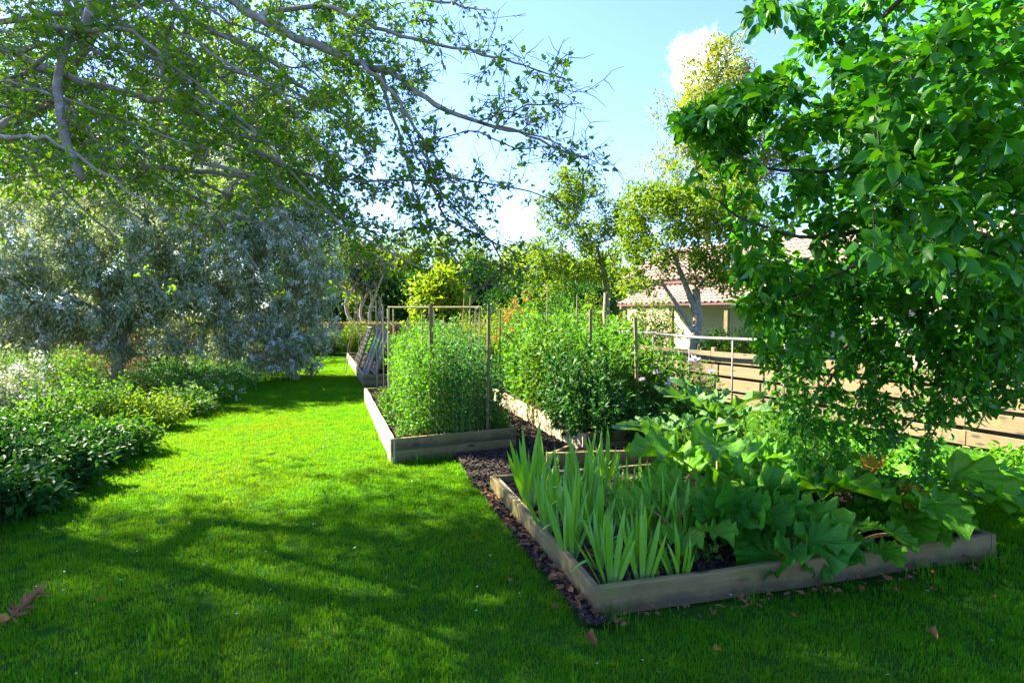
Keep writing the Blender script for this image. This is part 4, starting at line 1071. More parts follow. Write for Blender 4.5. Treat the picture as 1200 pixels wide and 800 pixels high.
def iris(label, base, n, h, spread=.33, seed=0, group='iris clumps in the near bed', w=1.0):
    t = thing('iris_plant', label, 'iris', base, group); a0 = random.uniform(-.5, .5)
    for i in range(n):
        f = (i + .5) / n * 2 - 1
        lean = f * spread + random.gauss(0, .07); ya = random.gauss(0, .13)
        ln = h * (1.08 - .4 * abs(f) ** 1.3) * random.uniform(.7, 1.14)
        d = np.array([[math.sin(lean) * math.cos(a0) + ya * .3, math.sin(lean) * math.sin(a0) + ya, math.cos(lean)]])
        sgn = 1 if lean > 0 else -1
        outward = np.array([[-math.sin(a0) * .9 + .3 * random.gauss(0, 1), math.cos(a0) * -1.0, .1]])
        M = frames(d, outward)[0] * ln
        me = BL[5] if (abs(f) > .3 and random.random() < .08) else BL[random.choice((0, 1, 2, 3, 4, 6, 7, 0, 3))] if seed == 0 or random.random() < .25 else random.choice(BN)
        if me is BL[5]: M = frames(d, np.array([[-sgn * math.cos(a0), -sgn * math.sin(a0), .2]]))[0] * ln
        o = bpy.data.objects.new('blade', me); COL.objects.link(o); o.parent = t
        ox, oy = f * .035 * math.cos(a0) + random.gauss(0, .008), f * .035 * math.sin(a0) + random.gauss(0, .012 if seed == 0 else .04)
        o.matrix_basis = Matrix([list(M[0]) + [ox], list(M[1]) + [oy], list(M[2]) + [-.01], [0, 0, 0, 1]])
    return t
ZB = .085
random.seed(5)
iris_list = [(717, 688, 10, .44, 'broad pale-based iris fan at the front left corner of the bed'), (752, 684, 8, .40, 'iris fan just right of the front corner one, by the front board'),
    (797, 680, 8, .34, 'short iris fan on the right against the front board'), (668, 652, 12, .48, 'full iris clump by the left board with broad leaning blades'),
    (640, 622, 10, .46, 'iris clump along the left board with a rusty blade tip'), (622, 592, 7, .62, 'thin upright iris spear at the back left corner of the bed'),
    (700, 640, 9, .42, 'iris clump in the middle just behind the front fan'), (690, 612, 11, .5, 'tall narrow-bladed iris clump left of the bed centre'),
    (740, 640, 9, .40, 'iris clump right behind the two front fans'), (730, 612, 12, .46, 'iris clump in the centre of the bed with many upright blades'),
    (768, 632, 12, .5, 'dense fine-bladed iris clump nearest the rhubarb'), (780, 606, 10, .46, 'tall iris clump touching the first rhubarb leaf'),
    (655, 600, 12, .52, 'tall iris clump behind the left-board one'), (680, 588, 12, .55, 'tallest iris clump at the back of the bed'),
    (715, 592, 10, .45, 'iris clump at the back to the right of the tallest'), (750, 590, 9, .42, 'rear iris clump under the dark leafy peony'), (705, 665, 8, .36, 'small iris clump close behind the front corner fan'), (745, 660, 8, .36, 'small iris clump between the two front fans'), (800, 640, 9, .42, 'iris clump at the right end before the young rhubarb'), (672, 628, 9, .48, 'iris clump close behind the full left-board clump'), (705, 575, 9, .5, 'iris clump at the very back against the rear board'), (640, 582, 7, .5, 'sparse iris clump in the back corner beside the spear')]
for i, (px, py, n, h, lab) in enumerate(iris_list):
    iris(lab, G(px, py, ZB), n if i < 3 else n + 7, h, .42 if i < 3 else .40, 0 if i < 3 else 1)
# one dried-up iris blade colour accent: rusty blades as their own withered leaves
for px, py in ((652, 618), (633, 610), (770, 640)):
    pass

# ------------------------------------------------------------------ big soft leaves: rhubarb, marrow, artichoke
def bigleaf_mesh(name, lobes, ruffle, lobe_amp, cup, seed, heart=.25, seg=66, rings=7, aspect=.9):
    g = np.random.default_rng(seed); V, F = [(0, 0, 0)], []
    ph = g.random(6) * 6.28
    for r in range(1, rings + 1):
        t = r / rings
        for j in range(seg):
            a = -math.pi + 2 * math.pi * (j + .5) / seg            # 0 = tip
            rad = (.62 + .38 * math.cos(a * .5) ** 2) * (1 - heart * math.exp(-((math.pi - abs(a)) / .38) ** 2) * 1.6)
            lob = 1 + lobe_amp * (math.cos(lobes * a) * t ** 2) + .035 * t * t * math.sin(15 * a + ph[0]) + .05 * t * t * math.sin(8 * a + ph[1]) + .03 * t * t * math.sin(13 * a + ph[4])
            rr = rad * lob * t * .62
            x, y = rr * math.sin(a) * aspect, rr * math.cos(a)
            z = cup * (t ** 2) * .22 * (.4 + abs(math.sin(a))) + ruffle * t ** 3 * (.06 * math.sin(9 * a + ph[2]) + .045 * math.sin(15 * a + ph[3])) + .03 * t * (1 - t) * 4 * abs(math.cos(lobes * a * .5)) - .16 * max(y, 0) ** 2
            V.append((x, y + .12 * t, z))
    for j in range(seg):
        F.append((0, 1 + j, 1 + (j + 1) % seg))
    for r in range(rings - 1):
        for j in range(seg):
            a, b = 1 + r * seg + j, 1 + r * seg + (j + 1) % seg
            F.append((a, a + seg, b + seg, b))
    return mk(name, V, F, True)
def bigleafmat(name, c1, c2, vein, trans=.3):
    m, N, L, o = newmat(name)
    tcn = N.new('ShaderNodeTexCoord'); sp = N.new('ShaderNodeSeparateXYZ'); L.new(tcn.outputs['Object'], sp.inputs[0])
    an = math_(N, L, 'ARCTAN2', sp.outputs['X'], sp.outputs['Y'])
    v = math_(N, L, 'ABSOLUTE', math_(N, L, 'SINE', math_(N, L, 'MULTIPLY', an, 3.5)))
    vr = N.new('ShaderNodeMapRange'); vr.inputs[1].default_value = 0; vr.inputs[2].default_value = .16; vr.inputs[3].default_value = 1; vr.inputs[4].default_value = 0; L.new(v, vr.inputs[0])
    n1 = noise(N, L, tcn.outputs['Object'], 7, 5)
    oi = N.new('ShaderNodeObjectInfo')
    c = mixrgb(N, L, math_(N, L, 'FRACT', math_(N, L, 'ADD', math_(N, L, 'MULTIPLY', n1, .5), math_(N, L, 'MULTIPLY', oi.outputs['Random'], .499))), c1, c2)
    geo = N.new('ShaderNodeNewGeometry'); mo = noise(N, L, geo.outputs['Position'], 6.5, 6, .7)
    mr_ = N.new('ShaderNodeMapRange'); mr_.inputs[1].default_value = .54; mr_.inputs[2].default_value = .78; L.new(mo, mr_.inputs[0])
    c = mixrgb(N, L, math_(N, L, 'MULTIPLY', mr_.outputs[0], .55), c, (vein[0] * 1.25, vein[1], vein[2]))
    c = mixrgb(N, L, math_(N, L, 'MULTIPLY', vr.outputs[0], .7), c, vein)
    p = N.new('ShaderNodeBsdfPrincipled'); L.new(c, p.inputs['Base Color']); p.inputs['Roughness'].default_value = .45; p.inputs['Specular IOR Level'].default_value = .2
    vo = noise(N, L, tcn.outputs['Object'], 22, 3)
    b = N.new('ShaderNodeBump'); b.inputs['Strength'].default_value = .8; b.inputs['Distance'].default_value = .012
    L.new(math_(N, L, 'SUBTRACT', vo, math_(N, L, 'MULTIPLY', vr.outputs[0], .6)), b.inputs['Height']); L.new(b.outputs[0], p.inputs['Normal'])
    t = N.new('ShaderNodeBsdfTranslucent'); L.new(mixrgb(N, L, 1, c, (1.6, 1.5, .3), 'MULTIPLY'), t.inputs['Color'])
    ms = N.new('ShaderNodeMixShader'); ms.inputs[0].default_value = trans
    L.new(p.outputs[0], ms.inputs[1]); L.new(t.outputs[0], ms.inputs[2]); L.new(ms.outputs[0], o.inputs['Surface']); return m
ML_rhub = bigleafmat('rhubarb_leaf', (.05, .21, .006), (.10, .28, .010), (.18, .32, .03), .38)
ML_dark = bigleafmat('dark_crinkled_leaf', (.022, .15, .006), (.045, .20, .010), (.08, .23, .02), .25)
ML_art = bigleafmat('grey_green_leaf', (.045, .15, .03), (.08, .19, .045), (.15, .25, .09), .25)
ML_dead = bigleafmat('yellowed_leaf', (.38, .22, .02), (.46, .32, .03), (.3, .15, .03), .3)
RH = [bigleaf_mesh('leaf', 5, 1.3, .025, .7, s) for s in (1, 2, 3)]
CR = [bigleaf_mesh('leaf', 7, 1.7, .05, 1.1, s) for s in (4, 5, 6)]
MA = [bigleaf_mesh('leaf', 5, 1.0, .045, .6, s, .2, aspect=.76) for s in (7, 8, 9)]
AR = [bigleaf_mesh('leaf', 11, 1.2, .35, .5, s, .1, aspect=.42) for s in (10, 11)]
for l, m in ((RH, ML_rhub), (CR, ML_dark), (MA, ML_rhub), (AR, ML_art)):
    for me in l: me.materials.append(m)
DEADL = bigleaf_mesh('leaf', 5, 2.2, .12, 1.5, 20); DEADL.materials.append(ML_dead)
def leafy(name, label, cat, base, leaves, group=None, stalk=M_stem_red, stalk_r=.009):
    """leaves: (world point of the leaf base, pointing direction, size, mesh, label)"""
    base = np.array(base, float); t = thing(name, label, cat, base, group)
    for (p, dr, s, me, lab) in leaves:
        p = np.array(p, float); dr = norm(np.array(dr, float))
        nn = np.array([[random.gauss(0, .15), random.gauss(0, .15) - .15, 1.0]])
        M = frames(dr[None], nn)[0] * s; q = p - base
        o = bpy.data.objects.new('leaf', me); COL.objects.link(o); o.parent = t
        o.matrix_basis = Matrix([list(M[0]) + [q[0]], list(M[1]) + [q[1]], list(M[2]) + [q[2]], [0, 0, 0, 1]])
        if lab: o['label'] = lab
        f = np.linspace(0, 1, 6)[:, None]; mid = q * np.array([.35, .35, .75])
        pts = 2 * f * (1 - f) * mid + f * f * q; pts[:, :2] += rng.normal(size=2) * .012 * (1 - f)
        V, F = tubes([(pts, np.linspace(stalk_r * 1.3, stalk_r * .6, 6))], 6)
        link('stalk', mk('stalk', V, F, True), stalk, t)
    return t
def ring_leaves(base, n, reach, zr, size, meshes, a0=0, da=6.283, pitch=(-.25, .35)):
    L_ = []
    for i in range(n):
        a = a0 + da * (i + random.uniform(-.3, .3)) / n; rr = reach * random.uniform(.55, 1.05); z = random.uniform(*zr)
        d = (math.cos(a), math.sin(a), random.uniform(*pitch))
        L_.append((np.array(base) + np.array([math.cos(a) * rr, math.sin(a) * rr, z]), d, size * random.uniform(.75, 1.15), random.choice(meshes), None))
    return L_
gz = lambda px, py: G(px, py, ZB)
leafy('rhubarb_plant', 'tall rhubarb with big bright leaves right behind the irises', 'rhubarb', gz(845, 600), ring_leaves(gz(845, 600), 9, .42, (.15, .3), .44, RH, 2.2, 6.2) +
      [(P(790, 535, 4.3), (-.9, -.2, .12), .5, RH[0], None), (P(840, 520, 4.6), (-.3, -.6, -.05), .46, RH[1], None), (P(905, 540, 4.5), (.6, -.4, -.1), .42, RH[2], None), (P(800, 575, 3.9), (-.7, -.5, -.2), .42, RH[1], None)], 'rhubarb and marrow plants in the near bed')
leafy('rhubarb_plant', 'dark crinkle-leaved rhubarb hanging towards the front board', 'rhubarb', gz(880, 640), ring_leaves(gz(880, 640), 7, .22, (.16, .34), .36, CR, 3.4, 5.5, (-.5, .1)) +
      [(P(862, 585, 3.55), (-.25, -.55, -.75), .34, CR[0], None), (P(905, 600, 3.5), (.3, -.5, -.7), .34, CR[1], None), (P(950, 625, 3.45), (.05, -.5, -.85), .36, CR[2], None), (P(915, 637, 3.4), (.2, -.4, -.8), .17, DEADL, 'yellowed withered leaf')], 'rhubarb and marrow plants in the near bed')
leafy('marrow_plant', 'sprawling marrow with long lobed leaves lying over the middle of the front board', 'marrow', gz(1010, 610), ring_leaves(gz(1010, 610), 8, .34, (.12, .28), .40, MA, 2.6, 6.2, (-.35, .15)) +
      [(P(985, 570, 3.7), (.75, -.5, -.1), .44, MA[0], None), (P(1040, 580, 3.75), (.8, -.45, -.25), .42, MA[1], None), (P(960, 600, 3.55), (-.1, -.7, -.35), .40, MA[2], None), (P(1058, 575, 3.8), (.1, -.4, -.8), .17, DEADL, 'yellowed withered leaf'), (P(1030, 545, 4.0), (-.5, -.2, -.5), .16, DEADL, 'yellowed withered leaf')], 'rhubarb and marrow plants in the near bed')
leafy('marrow_plant', 'sprawling marrow with leaves flopping over the far right corner of the bed', 'marrow', gz(1125, 590), ring_leaves(gz(1125, 590), 8, .32, (.12, .30), .42, MA, 2.4, 6.2, (-.35, .15)) +
      [(P(1120, 555, 3.85), (.5, -.65, -.35), .48, MA[1], None), (P(1165, 580, 3.75), (.6, -.6, -.4), .46, MA[2], None), (P(1090, 590, 3.6), (.1, -.6, -.3), .38, MA[0], None)], 'rhubarb and marrow plants in the near bed')
leafy('rhubarb_plant', 'smaller rhubarb at the back of the bed under the apple boughs', 'rhubarb', gz(950, 575), ring_leaves(gz(950, 575), 10, .4, (.15, .3), .40, RH, 0, 6.28), 'rhubarb and marrow plants in the near bed')
for (px, py, lab, k, sz, ms) in ((925, 655, 'low crinkle-leaved rhubarb hugging the front board left of the middle', 9, .30, CR), (1000, 640, 'low marrow filling the gap behind the middle of the front board', 9, .30, MA), (1060, 628, 'low marrow right of the middle behind the front board', 9, .32, MA), (870, 575, 'bright rhubarb in the centre of the bed', 10, .42, RH), (1045, 575, 'rhubarb at the back of the bed before the currants', 10, .40, RH), (800, 640, 'young rhubarb between the irises and the dark rhubarb', 6, .24, RH)):
    leafy('rhubarb_plant' if 'rhubarb' in lab else 'marrow_plant', lab, 'rhubarb' if 'rhubarb' in lab else 'marrow', gz(px, py), ring_leaves(gz(px, py), k, .26 if ms is not RH else .34, (.06, .2) if ms is not RH else (.14, .28), sz, ms, 0, 6.28, (-.5, .2)), 'rhubarb and marrow plants in the near bed')
leafy('artichoke_plant', 'artichoke with jagged grey-green leaves left of the apple skirts', 'artichoke', (1.75, 5.75, .1), ring_leaves((1.75, 5.75, .1), 13, .32, (.15, .38), .5, AR, 0, 6.28, (-.1, .6)) , None, M_stem)
leafy('artichoke_plant', 'artichoke with a pale feathery leaf standing upright beside the fence', 'artichoke', (2.35, 6.5, .1), ring_leaves((2.35, 6.5, .1), 11, .25, (.18, .45), .52, AR, 0, 6.28, (.1, .9)), None, M_stem)
# low weeds that close the soil of the near bed
for (px, py, lab) in ((820, 655, 'low round-leaved weed in front of the dark rhubarb'), (770, 668, 'tiny weed between two iris fans at the front board'), (985, 645, 'low leafy weed behind the middle of the front board'), (1075, 610, 'low leafy weed between the two marrows')):
    bush('weed', lab, 'weed', gz(px, py), .13, .1, .12, 14, 8, .04, LEAF_M, L_bright, z=ZB, group='weeds in the near bed')

# ------------------------------------------------------------------ peony, white-flowered plant, under-apple greenery
bush('peony_bush', 'dark glossy peony bush at the end of the bark path', 'bush', (.98, 6.75), .62, .55, .82, 95, 26, .085, LEAF_B, L_dark, z=.12, dome=.45, n_leaf=120)
bush('peony_bush', 'second dark peony bush to the right of the path-end one', 'bush', (1.55, 6.7), .45, .4, .58, 60, 24, .08, LEAF_B, L_dark, z=.12, dome=.5)
wf = bush('phlox_plant', 'leafy plant with a few large white-pink blooms before the fence', 'flower', (2.25, 7.5), .6, .45, .92, 70, 22, .085, LEAF_B, L_mid, z=.12, dome=.6, n_leaf=40)
for (px, py, s) in ((812, 424, .13), (786, 450, .10), (800, 453, .11), (833, 437, .08), (770, 438, .08), (752, 446, .07), (682, 437, .06)):
    c = P(px, py, 7.1); k = 16; q = rand_dirs(k); q[:, 2] = np.abs(q[:, 2])
    off = np.array(world_loc(wf))
    link('flower', mk_flat('flower', *scatter(LEAF_M, c - off + q * s * .15, norm(q + [0, 0, .2]), rand_dirs(k), s * rng.uniform(.5, .8, k))), M_pink, wf)
    wpart('flower_stalk', *tubes([(np.array([c, (c + [2.25, 7.5, .6]) / 2 - [0, 0, .05], [2.2, 7.5, .2]]), .004)], 4), M_stem, wf)
bush('vegetable_plant', 'sunlit broad-leaved plant between the last stake and the white blooms', 'plant', (1.75, 8.2), .5, .45, .95, 55, 20, .11, LEAF_M, L_bright, z=.15, dome=.6)
for (x, y, rx, h, lab, lm, sz) in ((3.3, 5.3, .5, .55, 'bushy currant under the apple boughs by the fence', L_mid, .06), (2.75, 5.2, .4, .6, 'leafy currant right of the jagged artichoke', L_mid, .06), (4.2, 5.0, .5, .4, 'low bright leafy patch under the right apple boughs', L_bright, .06),
        (4.9, 5.3, .55, .34, 'sunny strawberry patch at the right edge beside the fence', L_bright, .07), (4.35, 4.25, .45, .30, 'strawberry patch behind the far corner of the near bed', L_bright, .065), (5.3, 4.6, .5, .32, 'strawberry patch furthest right below the fence', L_bright, .07),
        (3.4, 4.75, .35, .45, 'grassy green weed clump behind the marrows', L_bright, .07), (2.6, 5.7, .45, .75, 'tall leafy currant against the fence behind the artichoke', L_mid, .055)):
    bush('currant_bush' if 'currant' in lab else 'strawberry_plant' if 'strawberry' in lab else 'weed', lab, 'bush' if 'currant' in lab else 'plant', (x, y), rx, rx * .9, h, 60, 18, sz, LEAF_M, lm, dome=.6)

# ------------------------------------------------------------------ peas on the pea bed
def bedpt(b, u, v): return (b['FL'] * (1 - u) + b['FR'] * u) * (1 - v) + (b['BL'] * (1 - u) + b['BR'] * u) * v
peas = [(.34, .10, 1.12, 'front-row pea plant left of the thick stake'), (.58, .09, 1.20, 'front-row pea plant right of the thick stake'), (.78, .11, 1.08, 'front-row pea plant beside the thin grey stake'),
        (.36, .30, 1.2, 'second-row pea plant with sunlit left side'), (.68, .30, 1.32, 'second-row pea plant in the middle of the frame'), (.38, .52, 1.2, 'pea plant halfway back nearest the lawn'), (.72, .52, 1.3, 'pea plant halfway back nearest the path'),
        (.45, .74, 1.15, 'rear pea plant under the frame on the lawn side'), (.8, .74, 1.2, 'rear pea plant under the frame on the path side')]
for u, v, h, lab in peas:
    c = bedpt(b2, u, v); bush('pea_plant', lab, 'pea plant', c, .33, .42, h, 85, 26, .052, LEAF_M, L_blue if v < .4 and u > .5 else L_bright, 'pea plants in the two-board bed', z=.19, dome=.86, base=.85, spread=.035, stem_r=.003, frac=.95, droop=.3, hj=.62)
for u, v, lab in ((.17, .06, 'small seedling clump at the front left corner of the pea bed'), (.92, .06, 'low feathery plant at the front right corner of the pea bed'), (.14, .28, 'low yellowish plant along the left board of the pea bed'), (.13, .55, 'low leafy plant further back along the left board')):
    bush('seedling', lab, 'plant', bedpt(b2, u, v), .18, .2, .34, 26, 14, .04, LEAF_M, L_bright, z=.19, dome=.5)
# ------------------------------------------------------------------ beans and potatoes in the long bed
beans = [(.10, .16, 1.0, L_dark, 'bean plant at the near left end of the long bed'), (.36, .20, 1.05, L_mid, 'bean plant at the near end before the dark stake'), (.66, .2, 1.0, L_mid, 'bean plant at the near right end by the tilted post'),
         (.10, .40, 1.22, L_mid, 'bean plant along the path side of the long bed'), (.38, .42, 1.25, L_bright, 'bean plant in the middle of the long bed'), (.68, .42, 1.15, L_bright, 'bean plant in the middle towards the fence'),
         (.12, .66, 1.3, L_bright, 'tall bean plant behind the path-side one'), (.42, .68, 1.34, L_bright, 'tallest bean plant at the thin cane'), (.74, .68, 1.2, L_bright, 'bean plant far back towards the fence'),
         (.2, .92, 1.32, L_mid, 'bean plant at the far end by the dark thin stake'), (.6, .94, 1.3, L_bright, 'bean plant at the far end towards the cottage'), (.9, .9, 1.1, L_bright, 'bean plant at the far right end')]
for u, v, h, lm, lab in beans:
    bush('bean_plant', lab, 'bean plant', bedpt(b4, u, v), .44, .52, h * 1.14, 80, 22, .082, LEAF_M, lm, 'bean plants in the long bed', z=.2, dome=.72, base=.7, spread=.04, droop=.25, n_leaf=22, hj=.6)
# ------------------------------------------------------------------ far bed and what grows behind the beds
for u, v, h, lab in ((.55, .25, .7, 'leafy crop in the middle of the far bed'), (.8, .2, .8, 'leafy crop on the path side of the far bed'), (.6, .7, .7, 'leafy crop at the back of the far bed')):
    bush('vegetable_plant', lab, 'plant', bedpt(b3, u, v), .45, .7, h, 60, 18, .08, LEAF_M, L_bright, z=.19, dome=.7)
dah = bush('dahlia', 'single round red dahlia bloom behind the pea frame', 'flower', P(461, 400, 13)[:2], .14, .14, .95, 10, 12, .07, LEAF_M, L_mid, z=0, dome=.8)
c = P(461, 388, 13.0); q = rand_dirs(60)
link('flower', mk_flat('flower', *scatter(LEAF_M, c - np.array(world_loc(dah)) + q * .05, q, rand_dirs(60), np.full(60, .1))), M_red, dah)
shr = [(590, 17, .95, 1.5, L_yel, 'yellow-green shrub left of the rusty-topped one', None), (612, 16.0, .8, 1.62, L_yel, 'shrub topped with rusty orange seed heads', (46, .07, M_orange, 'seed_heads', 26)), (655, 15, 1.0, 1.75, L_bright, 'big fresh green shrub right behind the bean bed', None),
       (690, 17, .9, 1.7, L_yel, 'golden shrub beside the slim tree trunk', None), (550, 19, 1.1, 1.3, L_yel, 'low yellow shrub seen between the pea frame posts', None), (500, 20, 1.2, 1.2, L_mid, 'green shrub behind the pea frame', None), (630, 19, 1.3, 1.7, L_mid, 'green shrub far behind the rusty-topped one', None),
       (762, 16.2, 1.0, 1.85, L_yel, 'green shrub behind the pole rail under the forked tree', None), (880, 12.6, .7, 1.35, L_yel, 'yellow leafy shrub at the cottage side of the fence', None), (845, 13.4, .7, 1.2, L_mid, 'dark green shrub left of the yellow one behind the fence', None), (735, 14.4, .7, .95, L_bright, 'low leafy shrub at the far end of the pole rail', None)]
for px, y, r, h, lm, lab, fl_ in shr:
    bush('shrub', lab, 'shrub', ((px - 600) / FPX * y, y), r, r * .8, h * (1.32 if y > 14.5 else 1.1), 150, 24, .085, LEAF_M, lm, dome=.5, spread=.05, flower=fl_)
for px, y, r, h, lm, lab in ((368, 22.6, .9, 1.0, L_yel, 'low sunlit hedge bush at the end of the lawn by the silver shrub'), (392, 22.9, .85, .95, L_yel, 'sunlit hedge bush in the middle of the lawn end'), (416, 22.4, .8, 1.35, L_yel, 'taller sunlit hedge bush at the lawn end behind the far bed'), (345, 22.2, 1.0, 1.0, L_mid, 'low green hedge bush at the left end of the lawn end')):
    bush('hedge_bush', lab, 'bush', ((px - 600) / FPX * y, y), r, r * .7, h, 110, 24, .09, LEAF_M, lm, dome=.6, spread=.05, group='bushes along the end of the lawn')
# standing crop in the field beyond
n = 26000
fx, fy = rng.uniform(-26, 7, n), rng.uniform(25.5, 36, n)
h = rng.uniform(.9, 1.25, n)
d = norm(np.column_stack([rng.normal(size=n) * .16, rng.normal(size=n) * .16, np.ones(n)]))
fo = link('standing_crop', mk_flat('standing_crop', *scatter(leaf_tmpl(.10, .02, .15, (0, .5, .85, 1), (0, .6, 1, 0)), np.column_stack([fx, fy, np.full(n, -.05)]), d, rand_dirs(n), h)), M_straw, kind='stuff')

# ------------------------------------------------------------------ the shrubby border on the left
sheet('border_soil', [q + np.array([-.55, 0, 0]) for q in LAWN_EDGE_L] + [np.array([-14, 22, 0]), np.array([-16, 8, 0]), np.array([-9, 2, 0])], .004, M_soil)
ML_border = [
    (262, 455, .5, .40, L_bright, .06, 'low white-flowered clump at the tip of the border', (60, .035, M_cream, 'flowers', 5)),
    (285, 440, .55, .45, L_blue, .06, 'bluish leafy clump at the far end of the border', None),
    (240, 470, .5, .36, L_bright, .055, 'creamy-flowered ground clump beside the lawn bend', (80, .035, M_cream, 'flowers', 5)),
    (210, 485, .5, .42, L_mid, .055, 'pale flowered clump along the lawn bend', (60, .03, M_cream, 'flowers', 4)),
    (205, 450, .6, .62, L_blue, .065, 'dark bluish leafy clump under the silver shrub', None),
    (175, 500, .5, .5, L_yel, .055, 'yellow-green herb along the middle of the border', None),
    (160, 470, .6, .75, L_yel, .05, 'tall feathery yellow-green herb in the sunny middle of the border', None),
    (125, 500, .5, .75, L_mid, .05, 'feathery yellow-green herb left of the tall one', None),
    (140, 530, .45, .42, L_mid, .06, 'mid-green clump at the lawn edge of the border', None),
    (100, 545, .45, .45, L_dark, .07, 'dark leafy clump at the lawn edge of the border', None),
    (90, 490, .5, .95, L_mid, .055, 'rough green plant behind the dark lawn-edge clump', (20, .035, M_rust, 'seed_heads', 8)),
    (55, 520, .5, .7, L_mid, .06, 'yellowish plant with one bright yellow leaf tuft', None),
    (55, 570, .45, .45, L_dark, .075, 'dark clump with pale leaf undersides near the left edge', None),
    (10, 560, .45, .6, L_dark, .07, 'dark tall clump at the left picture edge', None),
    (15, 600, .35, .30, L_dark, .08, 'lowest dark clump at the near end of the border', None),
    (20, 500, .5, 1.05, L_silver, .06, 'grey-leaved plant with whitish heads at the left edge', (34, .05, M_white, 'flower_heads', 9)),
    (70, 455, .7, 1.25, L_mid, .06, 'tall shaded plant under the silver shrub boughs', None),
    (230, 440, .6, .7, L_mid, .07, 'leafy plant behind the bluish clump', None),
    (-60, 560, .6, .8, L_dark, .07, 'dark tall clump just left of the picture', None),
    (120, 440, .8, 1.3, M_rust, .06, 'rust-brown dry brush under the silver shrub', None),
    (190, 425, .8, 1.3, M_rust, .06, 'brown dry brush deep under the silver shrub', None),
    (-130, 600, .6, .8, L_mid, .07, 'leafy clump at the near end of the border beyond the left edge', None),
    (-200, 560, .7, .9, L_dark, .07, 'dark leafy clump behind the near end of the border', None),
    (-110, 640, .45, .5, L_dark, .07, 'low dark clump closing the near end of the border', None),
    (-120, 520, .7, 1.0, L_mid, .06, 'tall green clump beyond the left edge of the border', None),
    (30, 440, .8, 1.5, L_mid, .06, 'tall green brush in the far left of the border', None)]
for px, py, r, h, lm, sz, lab, fl_ in ML_border:
    c = G(px, py); r_ = r * max(1, c[1] / 8)
    bush('border_plant', lab, 'plant', c, r_ * 1.1, r_ * .95, h * .98, 130, 22, sz, LEAF_M, lm, dome=.5, spread=.04, flower=fl_, group='plants of the left border', hj=.42, stem=M_twig if lm is M_rust else None)

# ================================================================== stakes, canes, frames
def stake(name, label, px, ytop, base_xy, zb, r, mat, lean=(0, 0), cat='stake', group='stakes in the beds', sides=8):
    bx, by = base_xy; zt = P(px, ytop, by)[2]
    t = thing(name, label, cat, (bx, by, zb), group)
    pts = np.array([[0, 0, -.05], [lean[0] * .5 + .004, lean[1] * .5, (zt - zb) * .5], [lean[0], lean[1], zt - zb]])
    V, F = tube_capped(pts, [r * 1.04, r, r * .96], sides); link('pole', mk('pole', V, F), mat, t)
    return t
def at(px, dep): return ((px - 600) / FPX * dep, dep)
def single(name, label, px, ytop, dep, zb, r, mat, lean=(0, 0), cat='stake', group='stakes in the beds', sides=8):
    bx, by = at(px, dep); zt = P(px, ytop, dep)[2]
    pts = np.array([[0, 0, -.05], [lean[0] * .5, lean[1] * .5, (zt - zb) * .5], [lean[0], lean[1], zt - zb]])
    V, F = tube_capped(pts, [r * 1.04, r, r * .96], sides)
    return tag(link(name, mk(name, V, F), mat, loc=(bx, by, zb)), label, cat, group)
single('garden_stake', 'thick square-cut stake at the front of the pea bed', 505, 357, 6.75, .19, .026, M_stake)
single('garden_stake', 'slim grey stake at the front right of the pea bed', 571, 356, 6.7, .19, .020, M_stake, (.02, 0))
single('garden_cane', 'thin dark cane left of the thick pea-bed stake', 494, 366, 7.4, .19, .008, M_cane, (.01, 0), 'cane', 'canes in the beds')
single('garden_cane', 'thin cane right behind the slim grey stake', 563, 372, 7.3, .19, .007, M_cane, (-.01, 0), 'cane', 'canes in the beds')
single('garden_stake', 'dark square stake standing in the bean leaves', 692, 363, 7.7, .2, .024, M_stake, (.0, 0))
single('garden_stake', 'tilted grey stake at the right of the bean bed', 749, 372, 7.2, .2, .026, M_stake, (-.05, 0))
single('garden_stake', 'thin dark stake at the far left of the bean bed', 586, 363, 9.9, .2, .015, M_stake)
single('garden_cane', 'tall pale cane rising above the bean leaves', 640, 332, 8.6, .2, .009, M_cane, (.02, 0), 'cane', 'canes in the beds')
for px, yt, dp, ln, lab in ((548, 345, 10, .05, 'tall slender cane leaning right behind the pea frame'), (538, 338, 10.2, .1, 'tall slender cane crossing behind the pea frame'), (441, 352, 11.6, 0, 'cane standing at the back left of the pea bed'), (449, 358, 10.8, 0, 'cane just left of the pea frame corner'),
                            (676, 345, 9, 0, 'thin cane left of the golden shrub'), (478, 372, 9.9, 0, 'thin cane inside the left half of the pea frame'), (520, 370, 9.9, 0, 'thin cane inside the right half of the pea frame')):
    single('garden_cane', lab, px, yt, dp, .15, .009, M_cane, (ln, 0), 'cane', 'canes in the beds')
pf = thing('pea_trellis', 'rectangular frame of pale battens tied over the peas', 'trellis', (*at(508, 9.3), .19))
pfl = np.array(world_loc(pf)); ZT = 1.69
cor = [np.array([*at(455, 8.9)]), np.array([*at(562, 8.6)]), np.array([*at(557, 9.9)]), np.array([*at(461, 10.2)])]
M_batten = woodmat('pale_batten', (.55, .44, .22), (.33, .25, .11))
for k, c in enumerate(cor):
    V, F = tube_capped(np.array([[c[0] - pfl[0], c[1] - pfl[1], -.1], [c[0] - pfl[0], c[1] - pfl[1], ZT - .19]]), .021 if k == 0 else .014, 6); link('post', mk('post', V, F), M_batten, pf)
for k, f in ((0, .5), (2, .5)):
    c = cor[k] * .5 + cor[(k + 1) % 4] * .5
    V, F = tube_capped(np.array([[c[0] - pfl[0], c[1] - pfl[1], -.1], [c[0] - pfl[0], c[1] - pfl[1], ZT - .19]]), .013, 6); link('post', mk('post', V, F), M_batten, pf)
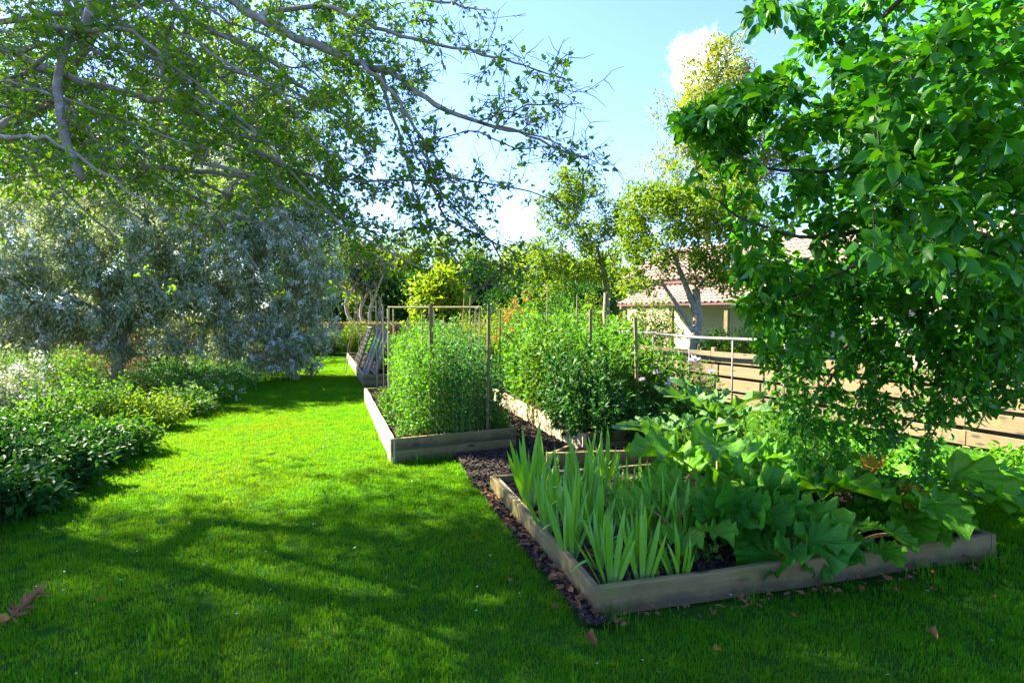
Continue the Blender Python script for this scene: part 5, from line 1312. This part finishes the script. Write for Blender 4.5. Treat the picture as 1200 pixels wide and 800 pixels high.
for k in range(4):
    a, b = cor[k], cor[(k + 1) % 4]
    V, F = tube_capped(np.array([[a[0] - pfl[0], a[1] - pfl[1], ZT - .17 + .003 * k], [b[0] - pfl[0], b[1] - pfl[1], ZT - .172 + .003 * k]]), .013, 6); link('rail', mk('rail', V, F), M_batten, pf)
# leaning net frames on the far bed
M_net = plainmat('pale_netting', (.5, .48, .4), (.42, .42, .36), 5, .8, 0)
for k, (xb, y0, lab) in enumerate(((.12, 12.75, 'nearest leaning net frame on the far bed'), (.34, 13.0, 'second leaning net frame propped behind the nearest'), (.02, 14.4, 'furthest leaning net frame on the far bed'))):
    o0 = b3['FL'] + (b3['BL'] - b3['FL']) * ((y0 - b3['FL'][1]) / (b3['BL'][1] - b3['FL'][1]))
    t = thing('netting_trellis', lab, 'trellis', (o0[0] + xb, y0, .2), 'net frames leaning on the far bed'); dl = norm(b3['BL'] - b3['FL']) * 1.5; top = np.array([.36, .05, 1.05])
    for nm, a, b in (('rail', [0, 0, 0], dl), ('rail', top, top + dl), ('stile', [0, 0, 0], top), ('stile', dl, top + dl), ('stile', dl * .5, top + dl * .5)):
        V, F = tube_capped(np.array([a, b], float), .02, 6); link(nm, mk(nm, V, F), M_stake if nm == 'stile' else M_batten, t)
    ws = [(np.array([dl * f, top + dl * f]), .003) for f in np.linspace(.05, .95, 14)] + [(np.array([top * f, top * f + dl]), .003) for f in np.linspace(.08, .92, 9)]
    link('netting', mk('netting', *tubes(ws, 3)), M_net, t, kind='stuff')
# bean wigwams of canes behind
for px, dp, lab in ((418, 15.5, 'wigwam of bare canes at the left end of the far bed'), (446, 14.5, 'wigwam of bare canes left of the pea frame')):
    c = at(px, dp); t = thing('cane_wigwam', lab, 'wigwam', (*c, .1), 'cane wigwams at the far bed')
    for k in range(5):
        a = k * 6.283 / 5 + .4; V, F = tube_capped(np.array([[math.cos(a) * .42, math.sin(a) * .42, -.1], [-math.cos(a) * .06, -math.sin(a) * .06, 1.85 + .1 * (k % 3)]]), .011, 5); link('cane', mk('cane', V, F), M_cane, t)
    V, F = tubes([(np.array([[math.cos(a) * .045, math.sin(a) * .045, 1.52 + .004 * a] for a in np.linspace(0, 12.5, 24)]), .006)], 4); link('twine', mk('twine', V, F), M_net, t)

# ================================================================== small things on the lawn
def fallen(px, py, s, lab, mat=M_brown, curl=1.6, seed=0):
    c = G(px, py, .035); me = bigleaf_mesh('fallen_leaf', 3, 2.4, .14, curl, 30 + seed, .12, 20, 4, .62); 
    o = tag(link('fallen_leaf', me, mat, loc=c, rot=(random.uniform(-.3, .3), random.uniform(-.3, .3), random.uniform(0, 6)), scale=s), lab, 'leaf', 'leaves fallen on the lawn')
    return o
fl = [(838, 761, .06, 'pale curled leaf standing in the grass below the front board', M_dead), (1092, 741, .10, 'large brown curled leaf near the right corner of the lawn', M_brown), (1094, 691, .06, 'small tan leaf under the right end of the front board', M_brown), (690, 747, .12, 'dark brown crumpled leaf at the corner of the near bed', M_brown),
      (163, 632, .07, 'small dark leaf alone on the left lawn', M_brown), (598, 681, .06, 'dark leaf scrap left of the near bed', M_brown), (1052, 692, .06, 'tan leaf scrap close under the front board', M_brown), (930, 722, .05, 'small brown leaf in the grass before the marrows', M_brown), (1165, 700, .05, 'faded leaf at the right picture edge', M_brown),
      (120, 702, .05, 'dark leaf scrap in the left foreground', M_brown), (648, 712, .07, 'rusty leaf on the soil strip beside the left board', M_rust), (1012, 690, .06, 'brown leaf against the middle of the front board', M_brown)]
for i, (px, py, s, lab, m) in enumerate(fl): fallen(px, py, s * .62, lab, m, seed=i)
tw = thing('fallen_twig', 'fallen reddish twig with a yellow leaf at the left edge of the lawn', 'twig', G(20, 716, .02))
a, b = G(2, 732, .03) - G(20, 716, .02), G(45, 693, .04) - G(20, 716, .02)
f = np.linspace(0, 1, 7)[:, None]; V, F = tube_capped(a + (b - a) * f + rng.normal(size=(7, 3)) * .006, .006, 6); link('stem', mk('stem', V, F), M_brown, tw)
k = 60; f = rng.random(k)[:, None] * .75 + .25; M_redtwig = leafmat('reddish_needle', [(.26, .08, .05), (.34, .14, .08)], .2, (1, 1, 1), .8, .1)
foliage(tw, LEAF_N, np.array(world_loc(tw)) + a + (b - a) * f, norm((b - a) + rand_dirs(k) * .35), rand_dirs(k), rng.uniform(.04, .08, k), M_redtwig, 'needles')
me = bigleaf_mesh('leaf', 3, 1.5, .1, .9, 77, .1, 18, 4, .6); link('leaf', me, M_dead, tw, loc=a + np.array([0, 0, .015]), rot=(.2, .1, 1.2), scale=.09, label='yellow leaf')
n = 150; pp = np.column_stack([rng.uniform(-3.5, 4.5, n), rng.uniform(2, 9, n)])
ok = inpoly(pp[:, 0], pp[:, 1], LAWN) & ~inpoly(pp[:, 0], pp[:, 1], STRIP)
for b in BEDS: ok &= ~inpoly(pp[:, 0], pp[:, 1], b)
pp = pp[ok]; n = len(pp); dd = rand_dirs(n); dd[:, 2] *= .3
link('fallen_petals', mk_flat('fallen_petals', *scatter(LEAF_S, np.column_stack([pp, np.full(n, .028)]), norm(dd), np.array([0, 0, 1.]) + rand_dirs(n) * .5, rng.uniform(.012, .028, n))), M_white, kind='stuff')
